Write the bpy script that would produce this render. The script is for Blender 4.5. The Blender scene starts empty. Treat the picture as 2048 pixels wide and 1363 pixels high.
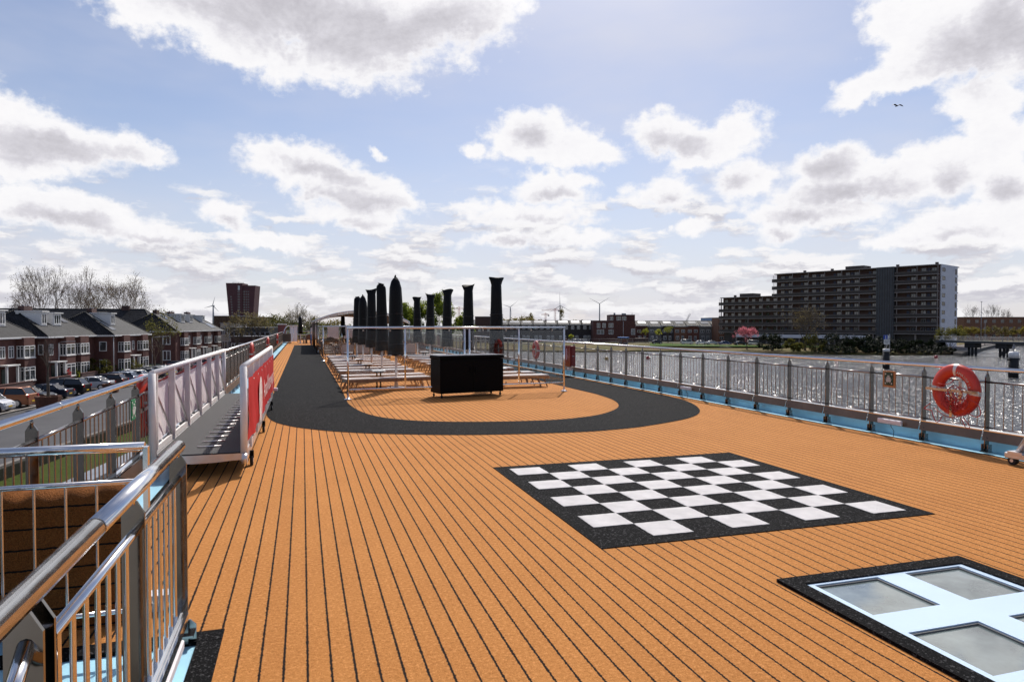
import bpy, bmesh, math, random
import numpy as np
from mathutils import Vector, Matrix

S = bpy.context.scene
COL = S.collection
R = math.radians
PI = math.pi

# ------------------------------------------------------------------ camera
# World: x = across the ship (right), y = along the ship (forward), z = up; the sun deck is z = 0, in metres.
CAM_H, F_PX, YAW, PITCH = 1.75, 1365.0, 17.06, 1.322
cam_data = bpy.data.cameras.new("camera")
cam = bpy.data.objects.new("camera", cam_data)
COL.objects.link(cam)
cam.location = (0, 0, CAM_H)
cam.rotation_euler = (R(90 - PITCH), 0, R(-YAW))
cam_data.sensor_width = 36.0
cam_data.lens = F_PX / 2048 * 36.0
cam_data.clip_start = 0.05
cam_data.clip_end = 9000
S.camera = cam

# ------------------------------------------------------------------ sun, exposure
SUN_AZ, SUN_EL = 27.0, 47.5          # azimuth to the right of the ship's axis
sun_dir = Vector((math.sin(R(SUN_AZ)) * math.cos(R(SUN_EL)), math.cos(R(SUN_AZ)) * math.cos(R(SUN_EL)), math.sin(R(SUN_EL))))
sd = bpy.data.lights.new("sun", 'SUN')
sd.energy = 4.1
sd.angle = R(0.53)
sd.color = (1.0, 0.94, 0.86)
sun = bpy.data.objects.new("sun", sd)
COL.objects.link(sun)
sun.location = (60, 60, 90)
sun.rotation_euler = (-sun_dir).to_track_quat('-Z', 'Y').to_euler()
S.view_settings.view_transform = 'Standard'
S.view_settings.look = 'None'
S.view_settings.exposure = 0.0
S.view_settings.gamma = 1.0
S.cycles.max_bounces = 8
S.cycles.transparent_max_bounces = 24
S.cycles.caustics_reflective = False
S.cycles.caustics_refractive = False

# ------------------------------------------------------------------ measuring helpers (photo pixel -> place in the world)
_cp, _sp = math.cos(R(PITCH)), math.sin(R(PITCH))
_cy, _sy = math.cos(R(YAW)), math.sin(R(YAW))
FWD = Vector((_sy * _cp, _cy * _cp, -_sp))
RGT = Vector((_cy, -_sy, 0))
UPV = Vector((_sy * _sp, _cy * _sp, _cp))
def ray(px, py):
    return FWD + RGT * ((px - 1024) / F_PX) - UPV * ((py - 681.5) / F_PX)
def onz(px, py, z=0.0):
    d = ray(px, py); t = (z - CAM_H) / d.z
    return Vector((d.x * t, d.y * t, z))
def cf(px, depth):
    """ground position (x, y) seen at image column px, at the given distance straight ahead"""
    x = (px - 1024) / F_PX * depth
    return (_cy * x + _sy * depth, -_sy * x + _cy * depth)
def zat(py, depth):
    return CAM_H - (py - 650) / F_PX * depth
WATER_Z, GROUND_Z = -6.75, -5.5

# ------------------------------------------------------------------ sky
def azel(px, py):
    d = ray(px, py).normalized()
    return math.degrees(math.atan2(d.x, d.y)), math.degrees(math.asin(d.z))
class NT:
    """small helper that writes node trees"""
    def __init__(s, tree): s.t = tree; s.n = tree.nodes; s.l = tree.links
    def node(s, kind, **kw):
        n = s.n.new(kind)
        for k, v in kw.items(): setattr(n, k, v)
        return n
    def put(s, sock, v):
        if isinstance(v, bpy.types.NodeSocket): s.l.new(v, sock)
        elif v is not None: sock.default_value = v
    def m(s, op, a, b=None, c=None, clamp=False):
        n = s.node('ShaderNodeMath', operation=op); n.use_clamp = clamp
        s.put(n.inputs[0], a); s.put(n.inputs[1], b); s.put(n.inputs[2], c)
        return n.outputs[0]
    def v(s, op, a, b=None):
        n = s.node('ShaderNodeVectorMath', operation=op)
        s.put(n.inputs[0], a); s.put(n.inputs[1], b)
        return n.outputs['Value'] if op in ('LENGTH', 'DOT_PRODUCT') else n.outputs[0]
    def comb(s, x, y, z=0.0):
        n = s.node('ShaderNodeCombineXYZ')
        s.put(n.inputs[0], x); s.put(n.inputs[1], y); s.put(n.inputs[2], z)
        return n.outputs[0]
    def sep(s, a):
        n = s.node('ShaderNodeSeparateXYZ'); s.put(n.inputs[0], a); return n.outputs
    def noise(s, vec, scale, detail=4, rough=0.55, dist=0.0, color=False):
        n = s.node('ShaderNodeTexNoise')
        s.put(n.inputs['Vector'], vec); s.put(n.inputs['Scale'], scale)
        n.inputs['Detail'].default_value = detail; n.inputs['Roughness'].default_value = rough
        n.inputs['Distortion'].default_value = dist
        return n.outputs['Color'] if color else n.outputs['Fac']
    def ss(s, x, a, b):
        n = s.node('ShaderNodeMapRange'); n.interpolation_type = 'SMOOTHSTEP'; n.clamp = True
        s.put(n.inputs[0], x); n.inputs[1].default_value = a; n.inputs[2].default_value = b
        return n.outputs[0]
    def lin(s, x, a, b, c=0.0, d=1.0):
        n = s.node('ShaderNodeMapRange'); n.clamp = True
        s.put(n.inputs[0], x)
        for i, q in enumerate((a, b, c, d)): n.inputs[i + 1].default_value = q
        return n.outputs[0]
    def mix(s, f, a, b, blend='MIX'):
        n = s.node('ShaderNodeMix', data_type='RGBA', blend_type=blend)
        s.put(n.inputs[0], f)
        for sock, q in ((n.inputs[6], a), (n.inputs[7], b)):
            if isinstance(q, tuple) and len(q) == 3: q = (*q, 1.0)
            s.put(sock, q)
        return n.outputs[2]
    def ramp(s, x, stops):
        n = s.node('ShaderNodeValToRGB'); s.put(n.inputs[0], x)
        el = n.color_ramp.elements
        while len(el) < len(stops): el.new(0.5)
        for e, (p, c) in zip(el, stops):
            e.position = p; e.color = (*c, 1.0) if len(c) == 3 else c
        return n.outputs[0]

world = bpy.data.worlds.new("World")
S.world = world
world.use_nodes = True
world.node_tree.nodes.clear()
W = NT(world.node_tree)
SKY_STRENGTH = 0.1
sky = W.node('ShaderNodeTexSky', sky_type='NISHITA')
sky.sun_disc = False
sky.sun_elevation = R(SUN_EL)
sky.sun_rotation = R(SUN_AZ)
sky.air_density = 1.0
sky.dust_density = 0.6
sky.ozone_density = 1.6
tc = W.node('ShaderNodeTexCoord')
dirv = W.v('NORMALIZE', tc.outputs['Generated'])
dx, dy, dz = W.sep(dirv)
az = W.m('MULTIPLY', W.m('ARCTAN2', dx, dy), 180 / PI)
el = W.m('MULTIPLY', W.m('ARCSINE', dz), 180 / PI)
P0 = W.comb(az, el, 0.0)
w1 = W.v('SUBTRACT', W.noise(P0, 0.16, 3, 0.6, color=True), (0.5, 0.5, 0.5))
w2 = W.v('SUBTRACT', W.noise(P0, 0.75, 4, 0.6, color=True), (0.5, 0.5, 0.5))
P1 = W.v('ADD', P0, W.v('MULTIPLY', w1, (5.0, 3.0, 0)))
P1 = W.v('ADD', P1, W.v('MULTIPLY', w2, (1.7, 1.5, 0)))
# cumulus seen in the photograph: centre, half width, half height (photo pixels) and tilt in degrees
CLOUDS = [
    (330, -5, 200, 95, 10), (560, 20, 330, 120, 8), (760, 40, 300, 130, -4), (930, -10, 190, 110, -20), (690, 110, 190, 75, 6), (480, 60, 200, 90, 15),
    (40, 265, 150, 95, 8), (130, 285, 190, 75, 8), (250, 300, 130, 36, 5), (60, 330, 140, 50, 0),
    (600, 330, 130, 58, 8), (690, 375, 170, 62, 14), (560, 320, 110, 46, -5), (720, 430, 130, 38, 6), (790, 400, 90, 40, 14),
    (445, 435, 76, 34, 10),
    (60, 410, 130, 52, 12), (180, 440, 190, 50, 8), (300, 470, 130, 22, 6),
    (1060, 275, 118, 66, 4), (1130, 300, 150, 46, 2), (1330, 265, 100, 50, 0), (1480, 255, 74, 52, 0), (1400, 285, 130, 42, 4), (1385, 320, 70, 22, -8),
    (1100, 385, 112, 40, 4), (1330, 378, 84, 44, 4), (1390, 458, 52, 20, 0), (1160, 360, 50, 22, 15),
    (1660, 330, 118, 58, 0), (1500, 355, 96, 50, 0), (1790, 350, 170, 60, -4), (1930, 330, 150, 80, -6), (1640, 380, 150, 46, 0), (2030, 370, 130, 80, 0), (1590, 425, 130, 36, 4), (1560, 460, 78, 32, 6), (1690, 420, 110, 32, 0),
    (1880, 70, 190, 130, 0), (2010, 60, 170, 170, 0), (1800, 150, 150, 46, -14), (1960, 190, 120, 70, 20), (1990, 260, 110, 60, 30), (1790, 40, 110, 90, 0),
    (1900, 445, 170, 52, -6), (2020, 440, 120, 66, 0), (1790, 470, 110, 30, 0),
    (1070, 432, 170, 34, 4), (1000, 485, 100, 20, 0), (1130, 480, 110, 22, 0), (540, 490, 130, 20, 6),
    (1310, 463, 20, 10, 0), (940, 300, 34, 16, 30), (760, 308, 24, 12, 30),
]
DARKS = [   # the grey undersides and thick cores of the same clouds
    (640, 60, 300, 84, 8), (860, 60, 170, 70, -12), (480, 20, 170, 50, 10),
    (110, 290, 210, 40, 5), (700, 400, 140, 26, 8), (650, 345, 110, 20, 10), (690, 450, 80, 16, 0), (450, 450, 60, 14, 8), (120, 445, 170, 24, 6), (320, 485, 140, 20, 5),
    (1060, 280, 56, 30, 0), (1330, 285, 110, 30, 3), (1650, 330, 70, 44, 0), (1700, 385, 160, 32, -3), (1470, 355, 40, 30, 0), (1910, 365, 60, 34, 0), (1600, 430, 110, 18, 0), (1560, 468, 50, 16, 0),
    (1930, 110, 130, 80, 0), (2040, 60, 110, 110, 0), (1900, 475, 110, 22, 0), (1330, 395, 50, 18, 0), (1050, 490, 120, 14, 0), (620, 520, 120, 14, 0), (2030, 380, 60, 30, 0), (1100, 395, 80, 16, 0), (1080, 448, 130, 14, 3), (300, 480, 110, 10, 5), (1000, 494, 80, 8, 0), (60, 300, 150, 40, 4), (620, 30, 380, 60, 6),
]
def blob_field(P, blobs, gain=1.0):
    acc = None
    for (cx, cy, rx, ry, tilt) in blobs:
        a0, e0 = azel(cx, cy)
        a1, e1 = azel(cx + 10, cy); a2, e2 = azel(cx, cy + 10)
        kx, ky = (a1 - a0) / 10, (e0 - e2) / 10
        q = W.v('SUBTRACT', P, (a0, e0, 0))
        if tilt:
            n = W.node('ShaderNodeVectorRotate', rotation_type='Z_AXIS'); W.put(n.inputs['Vector'], q); n.inputs['Angle'].default_value = R(tilt); q = n.outputs[0]
        q = W.v('MULTIPLY', q, (1 / (rx * kx), 1 / (ry * ky), 0))
        size = gain * min(1.0, 0.35 + math.sqrt(rx * ry) / 130.0)
        f = W.m('MULTIPLY_ADD', W.v('LENGTH', q), -size, size)
        if acc is None: acc = f
        else:
            acc = W.m('SMOOTH_MAX', acc, f, 0.12)
    return acc
B = blob_field(P1, CLOUDS)
Dk = blob_field(P1, DARKS)
n_big = W.noise(W.v('MULTIPLY', P0, (0.8, 1.15, 0)), 0.34, 7, 0.58)
n_fin = W.noise(W.v('MULTIPLY', P0, (0.9, 1.1, 0)), 1.5, 5, 0.62)
dens = W.m('ADD', B, W.m('ADD', W.m('MULTIPLY', W.m('SUBTRACT', n_big, 0.5), 1.25), W.m('MULTIPLY', W.m('SUBTRACT', n_fin, 0.5), 0.45)))
# distant cloud streets low over the horizon: noise on a flat layer, foreshortened by distance
inv = W.m('DIVIDE', 1.0, W.m('ADD', W.m('MAXIMUM', dz, 0.0), 0.10))
PL = W.comb(W.m('MULTIPLY', dx, inv), W.m('MULTIPLY', dy, inv), 0.0)
PE = W.v('ADD', W.v('MULTIPLY', P0, (0.17, 0.56, 0)), W.v('MULTIPLY', w2, (0.35, 0.30, 0)))
lay = W.noise(PE, 1.0, 5, 0.58)
lowmask = W.m('MULTIPLY', W.ss(el, 12.5, 4.0), 0.34)
low = W.m('ADD', W.m('MULTIPLY', W.m('SUBTRACT', lay, 0.52), 3.4), lowmask)
low = W.m('MULTIPLY', low, W.ss(el, 15.0, 8.0))
# generic cumulus everywhere the photograph does not look
away = W.ss(W.m('ABSOLUTE', W.m('SUBTRACT', az, YAW)), 45.0, 60.0)
high = W.ss(el, 30.0, 40.0)
gen = W.m('MULTIPLY', W.m('MULTIPLY', W.m('SUBTRACT', W.noise(PL, 0.9, 5, 0.55), 0.58), 3.0), W.m('MAXIMUM', away, high))
alpha = W.ss(dens, -0.02, 0.40)
alpha_low = W.ss(low, 0.0, 0.45)
alpha_gen = W.ss(gen, 0.0, 0.35)
tex = W.m('SUBTRACT', W.noise(W.v('MULTIPLY', P0, (0.8, 1.25, 0)), 0.62, 6, 0.55), 0.5)
core = W.m('ADD', W.m('MULTIPLY', W.ss(Dk, -0.30, 0.75), 0.95), W.m('MULTIPLY', W.ss(dens, 0.30, 1.1), 0.26))
core = W.m('ADD', core, W.m('MULTIPLY', tex, 0.62))
core = W.m('MULTIPLY', core, W.ss(dens, 0.05, 0.62))
fluff = W.noise(W.v('MULTIPLY', P0, (0.8, 1.2, 0)), 2.6, 4, 0.6)
core = W.m('ADD', core, W.m('MULTIPLY', W.m('SUBTRACT', fluff, 0.46), 0.55))
WHITE, GREY = (.97, .96, .975), (.55, .535, .58)
cloud_col = W.v('MULTIPLY', W.ramp(W.m('MULTIPLY', core, 0.62, clamp=True), [(0.0, WHITE), (0.2, (.93, .92, .945)), (0.5, (.73, .715, .765)), (0.85, GREY)]), (10.0, 10.0, 10.0))
lay_up = W.noise(W.v('ADD', PE, (0.05, 0.34, 0)), 1.0, 5, 0.58)
low_col = W.mix(W.ss(W.m('SUBTRACT', lay_up, lay), -0.09, 0.10), (9.3, 9.2, 9.35), (6.1, 6.0, 6.6))
skyc = W.mix(1.0, sky.outputs[0], (1.0, 0.98, 1.06), 'MULTIPLY')
# thin high veil, whitest round the sun and low down
sd_dot = W.v('DOT_PRODUCT', dirv, tuple(sun_dir))
halo = W.m('POWER', W.m('MAXIMUM', sd_dot, 0.0), 9.0)
veil = W.m('ADD', W.m('MULTIPLY', halo, 0.74), W.m('ADD', W.m('MULTIPLY', W.ss(el, 18.0, 1.0), 0.55), 0.09))
veil = W.m('MULTIPLY', veil, W.m('SUBTRACT', 1.0, W.m('MULTIPLY', away, 0.75)))
veil = W.m('ADD', veil, W.m('MULTIPLY', W.ss(W.noise(W.v('MULTIPLY', P0, (0.05, 0.14, 0)), 1.0, 4, 0.55), 0.36, 0.8), 0.34))
base = W.mix(W.m('MINIMUM', veil, 0.92), skyc, (7.1, 7.15, 8.0))
base = W.mix(alpha_low, base, low_col)
base = W.mix(alpha_gen, base, (6.6, 6.5, 6.8))
final = W.mix(alpha, base, cloud_col)
# bright aureole of forward-scattered light round the sun, high above the frame
dpos = W.m('MAXIMUM', sd_dot, 0.0)
aure = W.m('ADD', W.m('MULTIPLY', W.m('POWER', dpos, 45.0), 24.0), W.m('MULTIPLY', W.m('POWER', dpos, 260.0), 150.0))
final = W.v('ADD', final, W.v('MULTIPLY', W.comb(aure, aure, aure), (1.0, 0.97, 0.93)))
bg = W.node('ShaderNodeBackground')
W.put(bg.inputs['Color'], final)
bg.inputs['Strength'].default_value = SKY_STRENGTH
wo = W.node('ShaderNodeOutputWorld')
W.l.new(bg.outputs[0], wo.inputs[0])
world.cycles.sampling_method = 'MANUAL'
world.cycles.sample_map_resolution = 512

# ------------------------------------------------------------------ naming and linking
def tag(o, label=None, cat=None, group=None, kind=None):
    if label: o['label'] = label
    if cat: o['category'] = cat
    if group: o['group'] = group
    if kind: o['kind'] = kind
    return o
def empty(name, loc=(0, 0, 0), rz=0.0, label=None, cat=None, group=None, parent=None):
    o = bpy.data.objects.new(name, None); COL.objects.link(o)
    o.empty_display_size = 0.3
    o.location = loc; o.rotation_euler = (0, 0, rz)
    if parent: o.parent = parent
    return tag(o, label, cat, group)
KIDS = {}
def copy_tree(o, parent=None):
    c = o.copy(); COL.objects.link(c)
    if parent: c.parent = parent; KIDS.setdefault(parent.name, []).append(c)
    for ch in KIDS.get(o.name, []): copy_tree(ch, c)
    return c

# ------------------------------------------------------------------ mesh builder
class MB:
    def __init__(s): s.v = []; s.f = []; s.mi = []; s.sm = []
    def add(s, verts, faces, mi=0, smooth=False):
        b = len(s.v)
        s.v += [tuple(p) for p in verts]
        for f in faces: s.f.append(tuple(b + i for i in f)); s.mi.append(mi); s.sm.append(smooth)
        return s
    def box(s, c, size, rz=0.0, mi=0, bev=0.0):
        x, y, z = size[0] / 2, size[1] / 2, size[2] / 2
        ca, sa = math.cos(rz), math.sin(rz)
        if bev <= 0:
            P = [(-x, -y, -z), (x, -y, -z), (x, y, -z), (-x, y, -z), (-x, -y, z), (x, -y, z), (x, y, z), (-x, y, z)]
            F = [(0, 3, 2, 1), (4, 5, 6, 7), (0, 1, 5, 4), (1, 2, 6, 5), (2, 3, 7, 6), (3, 0, 4, 7)]
        else:
            b = min(bev, x * .9, y * .9, z * .9)
            P = []
            for zz, q in ((-z, b), (-z + b, 0), (z - b, 0), (z, b)):
                xx, yy = x - q, y - q; c2 = b
                P += [(-xx + (c2 if not q else 0), -yy, zz), (xx - (c2 if not q else 0), -yy, zz), (xx, -yy + (c2 if not q else 0), zz), (xx, yy - (c2 if not q else 0), zz),
                      (xx - (c2 if not q else 0), yy, zz), (-xx + (c2 if not q else 0), yy, zz), (-xx, yy - (c2 if not q else 0), zz), (-xx, -yy + (c2 if not q else 0), zz)]
            F = [tuple(reversed(range(8))), tuple(range(24, 32))]
            for k in range(3):
                for i in range(8):
                    j = (i + 1) % 8
                    F.append((k * 8 + i, k * 8 + j, k * 8 + 8 + j, k * 8 + 8 + i))
        P = [(c[0] + px * ca - py * sa, c[1] + px * sa + py * ca, c[2] + pz) for px, py, pz in P]
        return s.add(P, F, mi)
    def prism(s, poly, z0, z1, mi=0, xf=None):
        """flat polygon (x, y) raised from z0 to z1; xf maps the local point to the world"""
        n = len(poly)
        P = [(p[0], p[1], z0) for p in poly] + [(p[0], p[1], z1) for p in poly]
        if xf: P = [xf(p) for p in P]
        F = [tuple(reversed(range(n))), tuple(range(n, 2 * n))] + [(i, (i + 1) % n, n + (i + 1) % n, n + i) for i in range(n)]
        return s.add(P, F, mi)
    def tube(s, pts, r, n=8, mi=0, caps=True, close=False, smooth=True):
        pts = [Vector(p) for p in pts]
        rr = r if isinstance(r, (list, tuple)) else [r] * len(pts)
        rings = []; prev = None
        m = len(pts)
        for i, p in enumerate(pts):
            if close: t = (pts[(i + 1) % m] - pts[i - 1])
            else: t = (pts[min(i + 1, m - 1)] - pts[max(i - 1, 0)])
            if t.length < 1e-9: t = Vector((0, 0, 1))
            t.normalize()
            if prev is None:
                a = Vector((0, 0, 1)) if abs(t.z) < .9 else Vector((1, 0, 0))
            else: a = prev
            u = (a - t * a.dot(t))
            if u.length < 1e-6: u = t.orthogonal()
            u.normalize(); w = t.cross(u); prev = u
            rings.append([p + (u * math.cos(2 * PI * k / n) + w * math.sin(2 * PI * k / n)) * rr[i] for k in range(n)])
        P = [q for ring in rings for q in ring]
        F = []
        for i in range(m if close else m - 1):
            a, b = i * n, ((i + 1) % m) * n
            for k in range(n): F.append((a + k, a + (k + 1) % n, b + (k + 1) % n, b + k))
        s.add(P, F, mi, smooth)
        if caps and not close:
            b = len(s.v) - len(P)
            s.f.append(tuple(b + k for k in reversed(range(n)))); s.mi.append(mi); s.sm.append(False)
            s.f.append(tuple(b + (m - 1) * n + k for k in range(n))); s.mi.append(mi); s.sm.append(False)
        return s
    def lathe(s, prof, c=(0, 0, 0), n=16, mi=0, xf=None, smooth=True):
        """prof: list of (radius, z)"""
        P = []
        for r, z in prof:
            for k in range(n):
                a = 2 * PI * k / n
                q = (c[0] + r * math.cos(a), c[1] + r * math.sin(a), c[2] + z)
                P.append(xf(q) if xf else q)
        F = []
        for i in range(len(prof) - 1):
            for k in range(n): F.append((i * n + k, i * n + (k + 1) % n, (i + 1) * n + (k + 1) % n, (i + 1) * n + k))
        F.append(tuple(reversed(range(n)))); F.append(tuple((len(prof) - 1) * n + k for k in range(n)))
        return s.add(P, F, mi, smooth)
    def quad(s, a, b, c, d, mi=0): return s.add([a, b, c, d], [(0, 1, 2, 3)], mi)
    def mesh(s, name, mats):
        me = bpy.data.meshes.new(name)
        me.from_pydata(s.v, [], s.f)
        for m_ in (mats if isinstance(mats, (list, tuple)) else [mats]): me.materials.append(m_)
        if s.mi:
            me.polygons.foreach_set('material_index', s.mi)
            me.polygons.foreach_set('use_smooth', s.sm)
        me.update()
        return me
    def build(s, name, mats, parent=None, loc=(0, 0, 0), rz=0.0):
        o = bpy.data.objects.new(name, s.mesh(name, mats)); COL.objects.link(o)
        o.location = loc; o.rotation_euler = (0, 0, rz)
        if parent is not None: o.parent = parent; KIDS.setdefault(parent.name, []).append(o)
        return o
def rot2(x, y, a): return (x * math.cos(a) - y * math.sin(a), x * math.sin(a) + y * math.cos(a))

# ------------------------------------------------------------------ materials
MATS = {}
def pbr(name, col, rough=0.6, metal=0.0, var=0.0, vscale=3.0, bump=0.0, bscale=40.0, spec=0.5, rvar=0.0, coords='Object', dark=None):
    """one Principled material; var mottles the colour, bump roughens it"""
    if name in MATS: return MATS[name]
    m = bpy.data.materials.new(name); m.use_nodes = True
    m.node_tree.nodes.clear(); N = NT(m.node_tree)
    b = N.node('ShaderNodeBsdfPrincipled'); out = N.node('ShaderNodeOutputMaterial')
    N.l.new(b.outputs[0], out.inputs[0])
    b.inputs['Base Color'].default_value = (*col, 1); b.inputs['Roughness'].default_value = rough
    b.inputs['Metallic'].default_value = metal; b.inputs['Specular IOR Level'].default_value = spec
    P = None
    if var or bump or rvar:
        P = N.node('ShaderNodeTexCoord').outputs[coords]
    if var:
        f = N.noise(P, vscale, 5, 0.6)
        d = dark or tuple(c * (1 - var) for c in col)
        l = tuple(min(1, c * (1 + var * .6)) for c in col)
        N.put(b.inputs['Base Color'], N.mix(N.lin(f, .3, .7), (*d, 1), (*l, 1)))
    if rvar:
        N.put(b.inputs['Roughness'], N.lin(N.noise(P, vscale * 2, 4, .6), .3, .7, max(0, rough - rvar), min(1, rough + rvar)))
    if bump:
        bn = N.node('ShaderNodeBump'); bn.inputs['Strength'].default_value = bump; bn.inputs['Distance'].default_value = 0.02
        N.put(bn.inputs['Height'], N.noise(P, bscale, 4, .6)); N.l.new(bn.outputs[0], b.inputs['Normal'])
    MATS[name] = m
    return m
def start(name):
    m = bpy.data.materials.new(name); m.use_nodes = True
    m.node_tree.nodes.clear(); N = NT(m.node_tree)
    b = N.node('ShaderNodeBsdfPrincipled'); out = N.node('ShaderNodeOutputMaterial')
    N.l.new(b.outputs[0], out.inputs[0])
    MATS[name] = m
    return m, N, b, out

def carpet(name, striped):
    """artificial turf: short fibres, orange with thin black caulking lines, or plain black"""
    m, N, b, out = start(name)
    P = N.node('ShaderNodeTexCoord').outputs['Object']
    fib = N.noise(P, 210, 2, .65); fine = N.noise(P, 85, 3, .7); mid = N.noise(P, 1.1, 5, .6); warp = N.noise(P, 60, 2, .6)
    if striped:
        x, y, z = N.sep(P)
        xx = N.m('ADD', N.m('ADD', x, .336 + .1166 * 200), N.m('MULTIPLY', N.m('SUBTRACT', warp, .5), .017))
        d = N.m('ABSOLUTE', N.m('SUBTRACT', N.m('FRACT', N.m('ADD', N.m('DIVIDE', xx, .1166), .5)), .5))
        line = N.ss(d, .068, .042)
        plank = N.noise(N.comb(N.m('FLOOR', N.m('DIVIDE', xx, .1166)), N.m('MULTIPLY', y, .03), 0), 3.1, 1, .5)
        c = N.mix(N.lin(fib, .25, .75), (.36, .142, .038), (.77, .340, .104))
        c = N.mix(N.m('MULTIPLY', N.lin(fine, .40, .66), .55), c, (.36, .128, .026))
        grain = N.noise(P, 42, 2, .75)
        c = N.mix(N.m('MULTIPLY', N.ss(grain, .52, .70), .34), c, (.95, .47, .17))
        c = N.mix(N.m('MULTIPLY', N.ss(grain, .46, .32), .42), c, (.24, .08, .015))
        c = N.mix(N.m('MULTIPLY', N.lin(mid, .42, .75), .22), c, (.74, .33, .10))
        c = N.mix(N.m('MULTIPLY', N.lin(plank, .4, .7), .14), c, (.36, .13, .035))
        wear = N.noise(N.v('MULTIPLY', P, (1.0, .45, 1)), .55, 6, .7)
        c = N.mix(N.m('MULTIPLY', N.ss(wear, .54, .72), .20), c, (.30, .13, .045))
        spots = N.noise(P, 5.5, 2, .6)
        c = N.mix(N.m('MULTIPLY', N.ss(spots, .70, .78), .22), c, (.20, .09, .035))
        c = N.mix(N.m('MULTIPLY', line, N.lin(fib, .2, .5, .9, 1.0)), c, (.012, .010, .010))
    else:
        c = N.mix(N.lin(fib, .4, .8), (.002, .002, .0025), (.015, .0145, .015))
        c = N.mix(N.ss(fine, .58, .70), c, (.085, .082, .085))
        c = N.mix(N.m('MULTIPLY', N.ss(N.noise(P, 40, 2, .75), .57, .70), .7), c, (.13, .127, .13))
        c = N.mix(N.m('MULTIPLY', N.lin(mid, .4, .75), .25), c, (.016, .0155, .015))
    N.put(b.inputs['Base Color'], c)
    b.inputs['Roughness'].default_value = .85
    b.inputs['Specular IOR Level'].default_value = .10 if striped else .06
    bn = N.node('ShaderNodeBump'); bn.inputs['Strength'].default_value = .9; bn.inputs['Distance'].default_value = .008
    N.put(bn.inputs['Height'], N.m('ADD', fib, N.m('MULTIPLY', fine, .8))); N.l.new(bn.outputs[0], b.inputs['Normal'])
    return m
ORANGE = carpet('orange_turf', True)
BLACKT = carpet('black_turf', False)
WHITET = pbr('white_turf', (.74, .71, .70), .8, 0, .13, 5, .8, 120, spec=.1)
STEEL = pbr('polished_steel', (.80, .79, .78), .13, 1.0, .05, 6, rvar=.04)
STEEL_DULL = pbr('brushed_steel', (.34, .315, .30), .18, 1.0, .12, 8, rvar=.06)
POSTM = pbr('mirror_plate_steel', (.24, .22, .20), .12, 1.0, .12, 8, rvar=.05)
TOEM = pbr('toe_board_steel', (.19, .125, .085), .34, .7, .25, 3, rvar=.08)
ALU = pbr('aluminium', (.74, .73, .74), .36, .75, .10, 9, rvar=.08)
WHITE_METAL = pbr('white_painted_metal', (.84, .81, .79), .38, 0, .06, 4)
BLUEP = pbr('pale_blue_deck_paint', (.42, .74, .90), .32, 0, .13, 2.2, .06, 30)
BLACKM = pbr('black_powder_coat', (.0025, .0025, .003), .5, 0, .15, 5, spec=.07)
RUBBER = pbr('black_rubber', (.015, .015, .016), .75)
WHITE = pbr('white_paint', (.78, .77, .75), .5, 0, .05, 2)
REDP = pbr('lifebuoy_red', (.60, .045, .022), .36, 0, .05, 5)
REFL = pbr('silver_reflective_tape', (.70, .68, .68), .3, .2)
ROPE = pbr('red_rope', (.50, .05, .045), .8, 0, .2, 30)
WOOD = pbr('weathered_teak', (.34, .19, .10), .62, 0, .35, 14, .2, 60)
WOODTOP = pbr('glare_pale_teak', (.80, .72, .68), .34, 0, .12, 16, .1, 60, spec=.7)  # slat tops paler than the frame: sun glare put into the colour

def glass(name, tint=(1, 1, 1), refl=.16, rough=.0):
    """thin sheet of glass: mostly see-through, mirrors more at grazing angles"""
    m = bpy.data.materials.new(name); m.use_nodes = True
    m.node_tree.nodes.clear(); N = NT(m.node_tree)
    t = N.node('ShaderNodeBsdfTransparent'); t.inputs[0].default_value = (*tint, 1)
    g = N.node('ShaderNodeBsdfGlossy'); g.inputs['Roughness'].default_value = rough; g.inputs[0].default_value = (1, 1, 1, 1)
    lw = N.node('ShaderNodeLayerWeight'); lw.inputs[0].default_value = .35
    mx = N.node('ShaderNodeMixShader')
    N.put(mx.inputs[0], N.lin(lw.outputs['Fresnel'], 0, 1, refl * .35, .85))
    N.l.new(t.outputs[0], mx.inputs[1]); N.l.new(g.outputs[0], mx.inputs[2])
    out = N.node('ShaderNodeOutputMaterial'); N.l.new(mx.outputs[0], out.inputs[0])
    MATS[name] = m
    return m
GLASS = glass('screen_glass', (.87, .88, .88), .22)
def window_glass(name, base, rough=.05):
    """house window from outside: dark room behind a reflecting pane, curtains here and there"""
    m, N, b, out = start(name)
    oi = N.node('ShaderNodeObjectInfo')
    P = N.node('ShaderNodeTexCoord').outputs['Object']
    n = N.noise(N.v('ADD', P, N.v('MULTIPLY', N.comb(oi.outputs['Random'], oi.outputs['Random'], oi.outputs['Random']), (37, 91, 13))), .9, 2, .5)
    N.put(b.inputs['Base Color'], N.mix(N.m('MULTIPLY', N.ss(n, .52, .66), N.lin(oi.outputs['Random'], .35, 1.0)), (*base, 1), tuple(min(1, c * 4 + .10) for c in base) + (1,)))
    b.inputs['Roughness'].default_value = rough; b.inputs['Specular IOR Level'].default_value = .9
    b.inputs['IOR'].default_value = 1.55
    return m
PANE = window_glass('house_window_glass', (.035, .04, .045))
PANE_DARK = window_glass('dark_window_glass', (.012, .014, .018))

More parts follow.
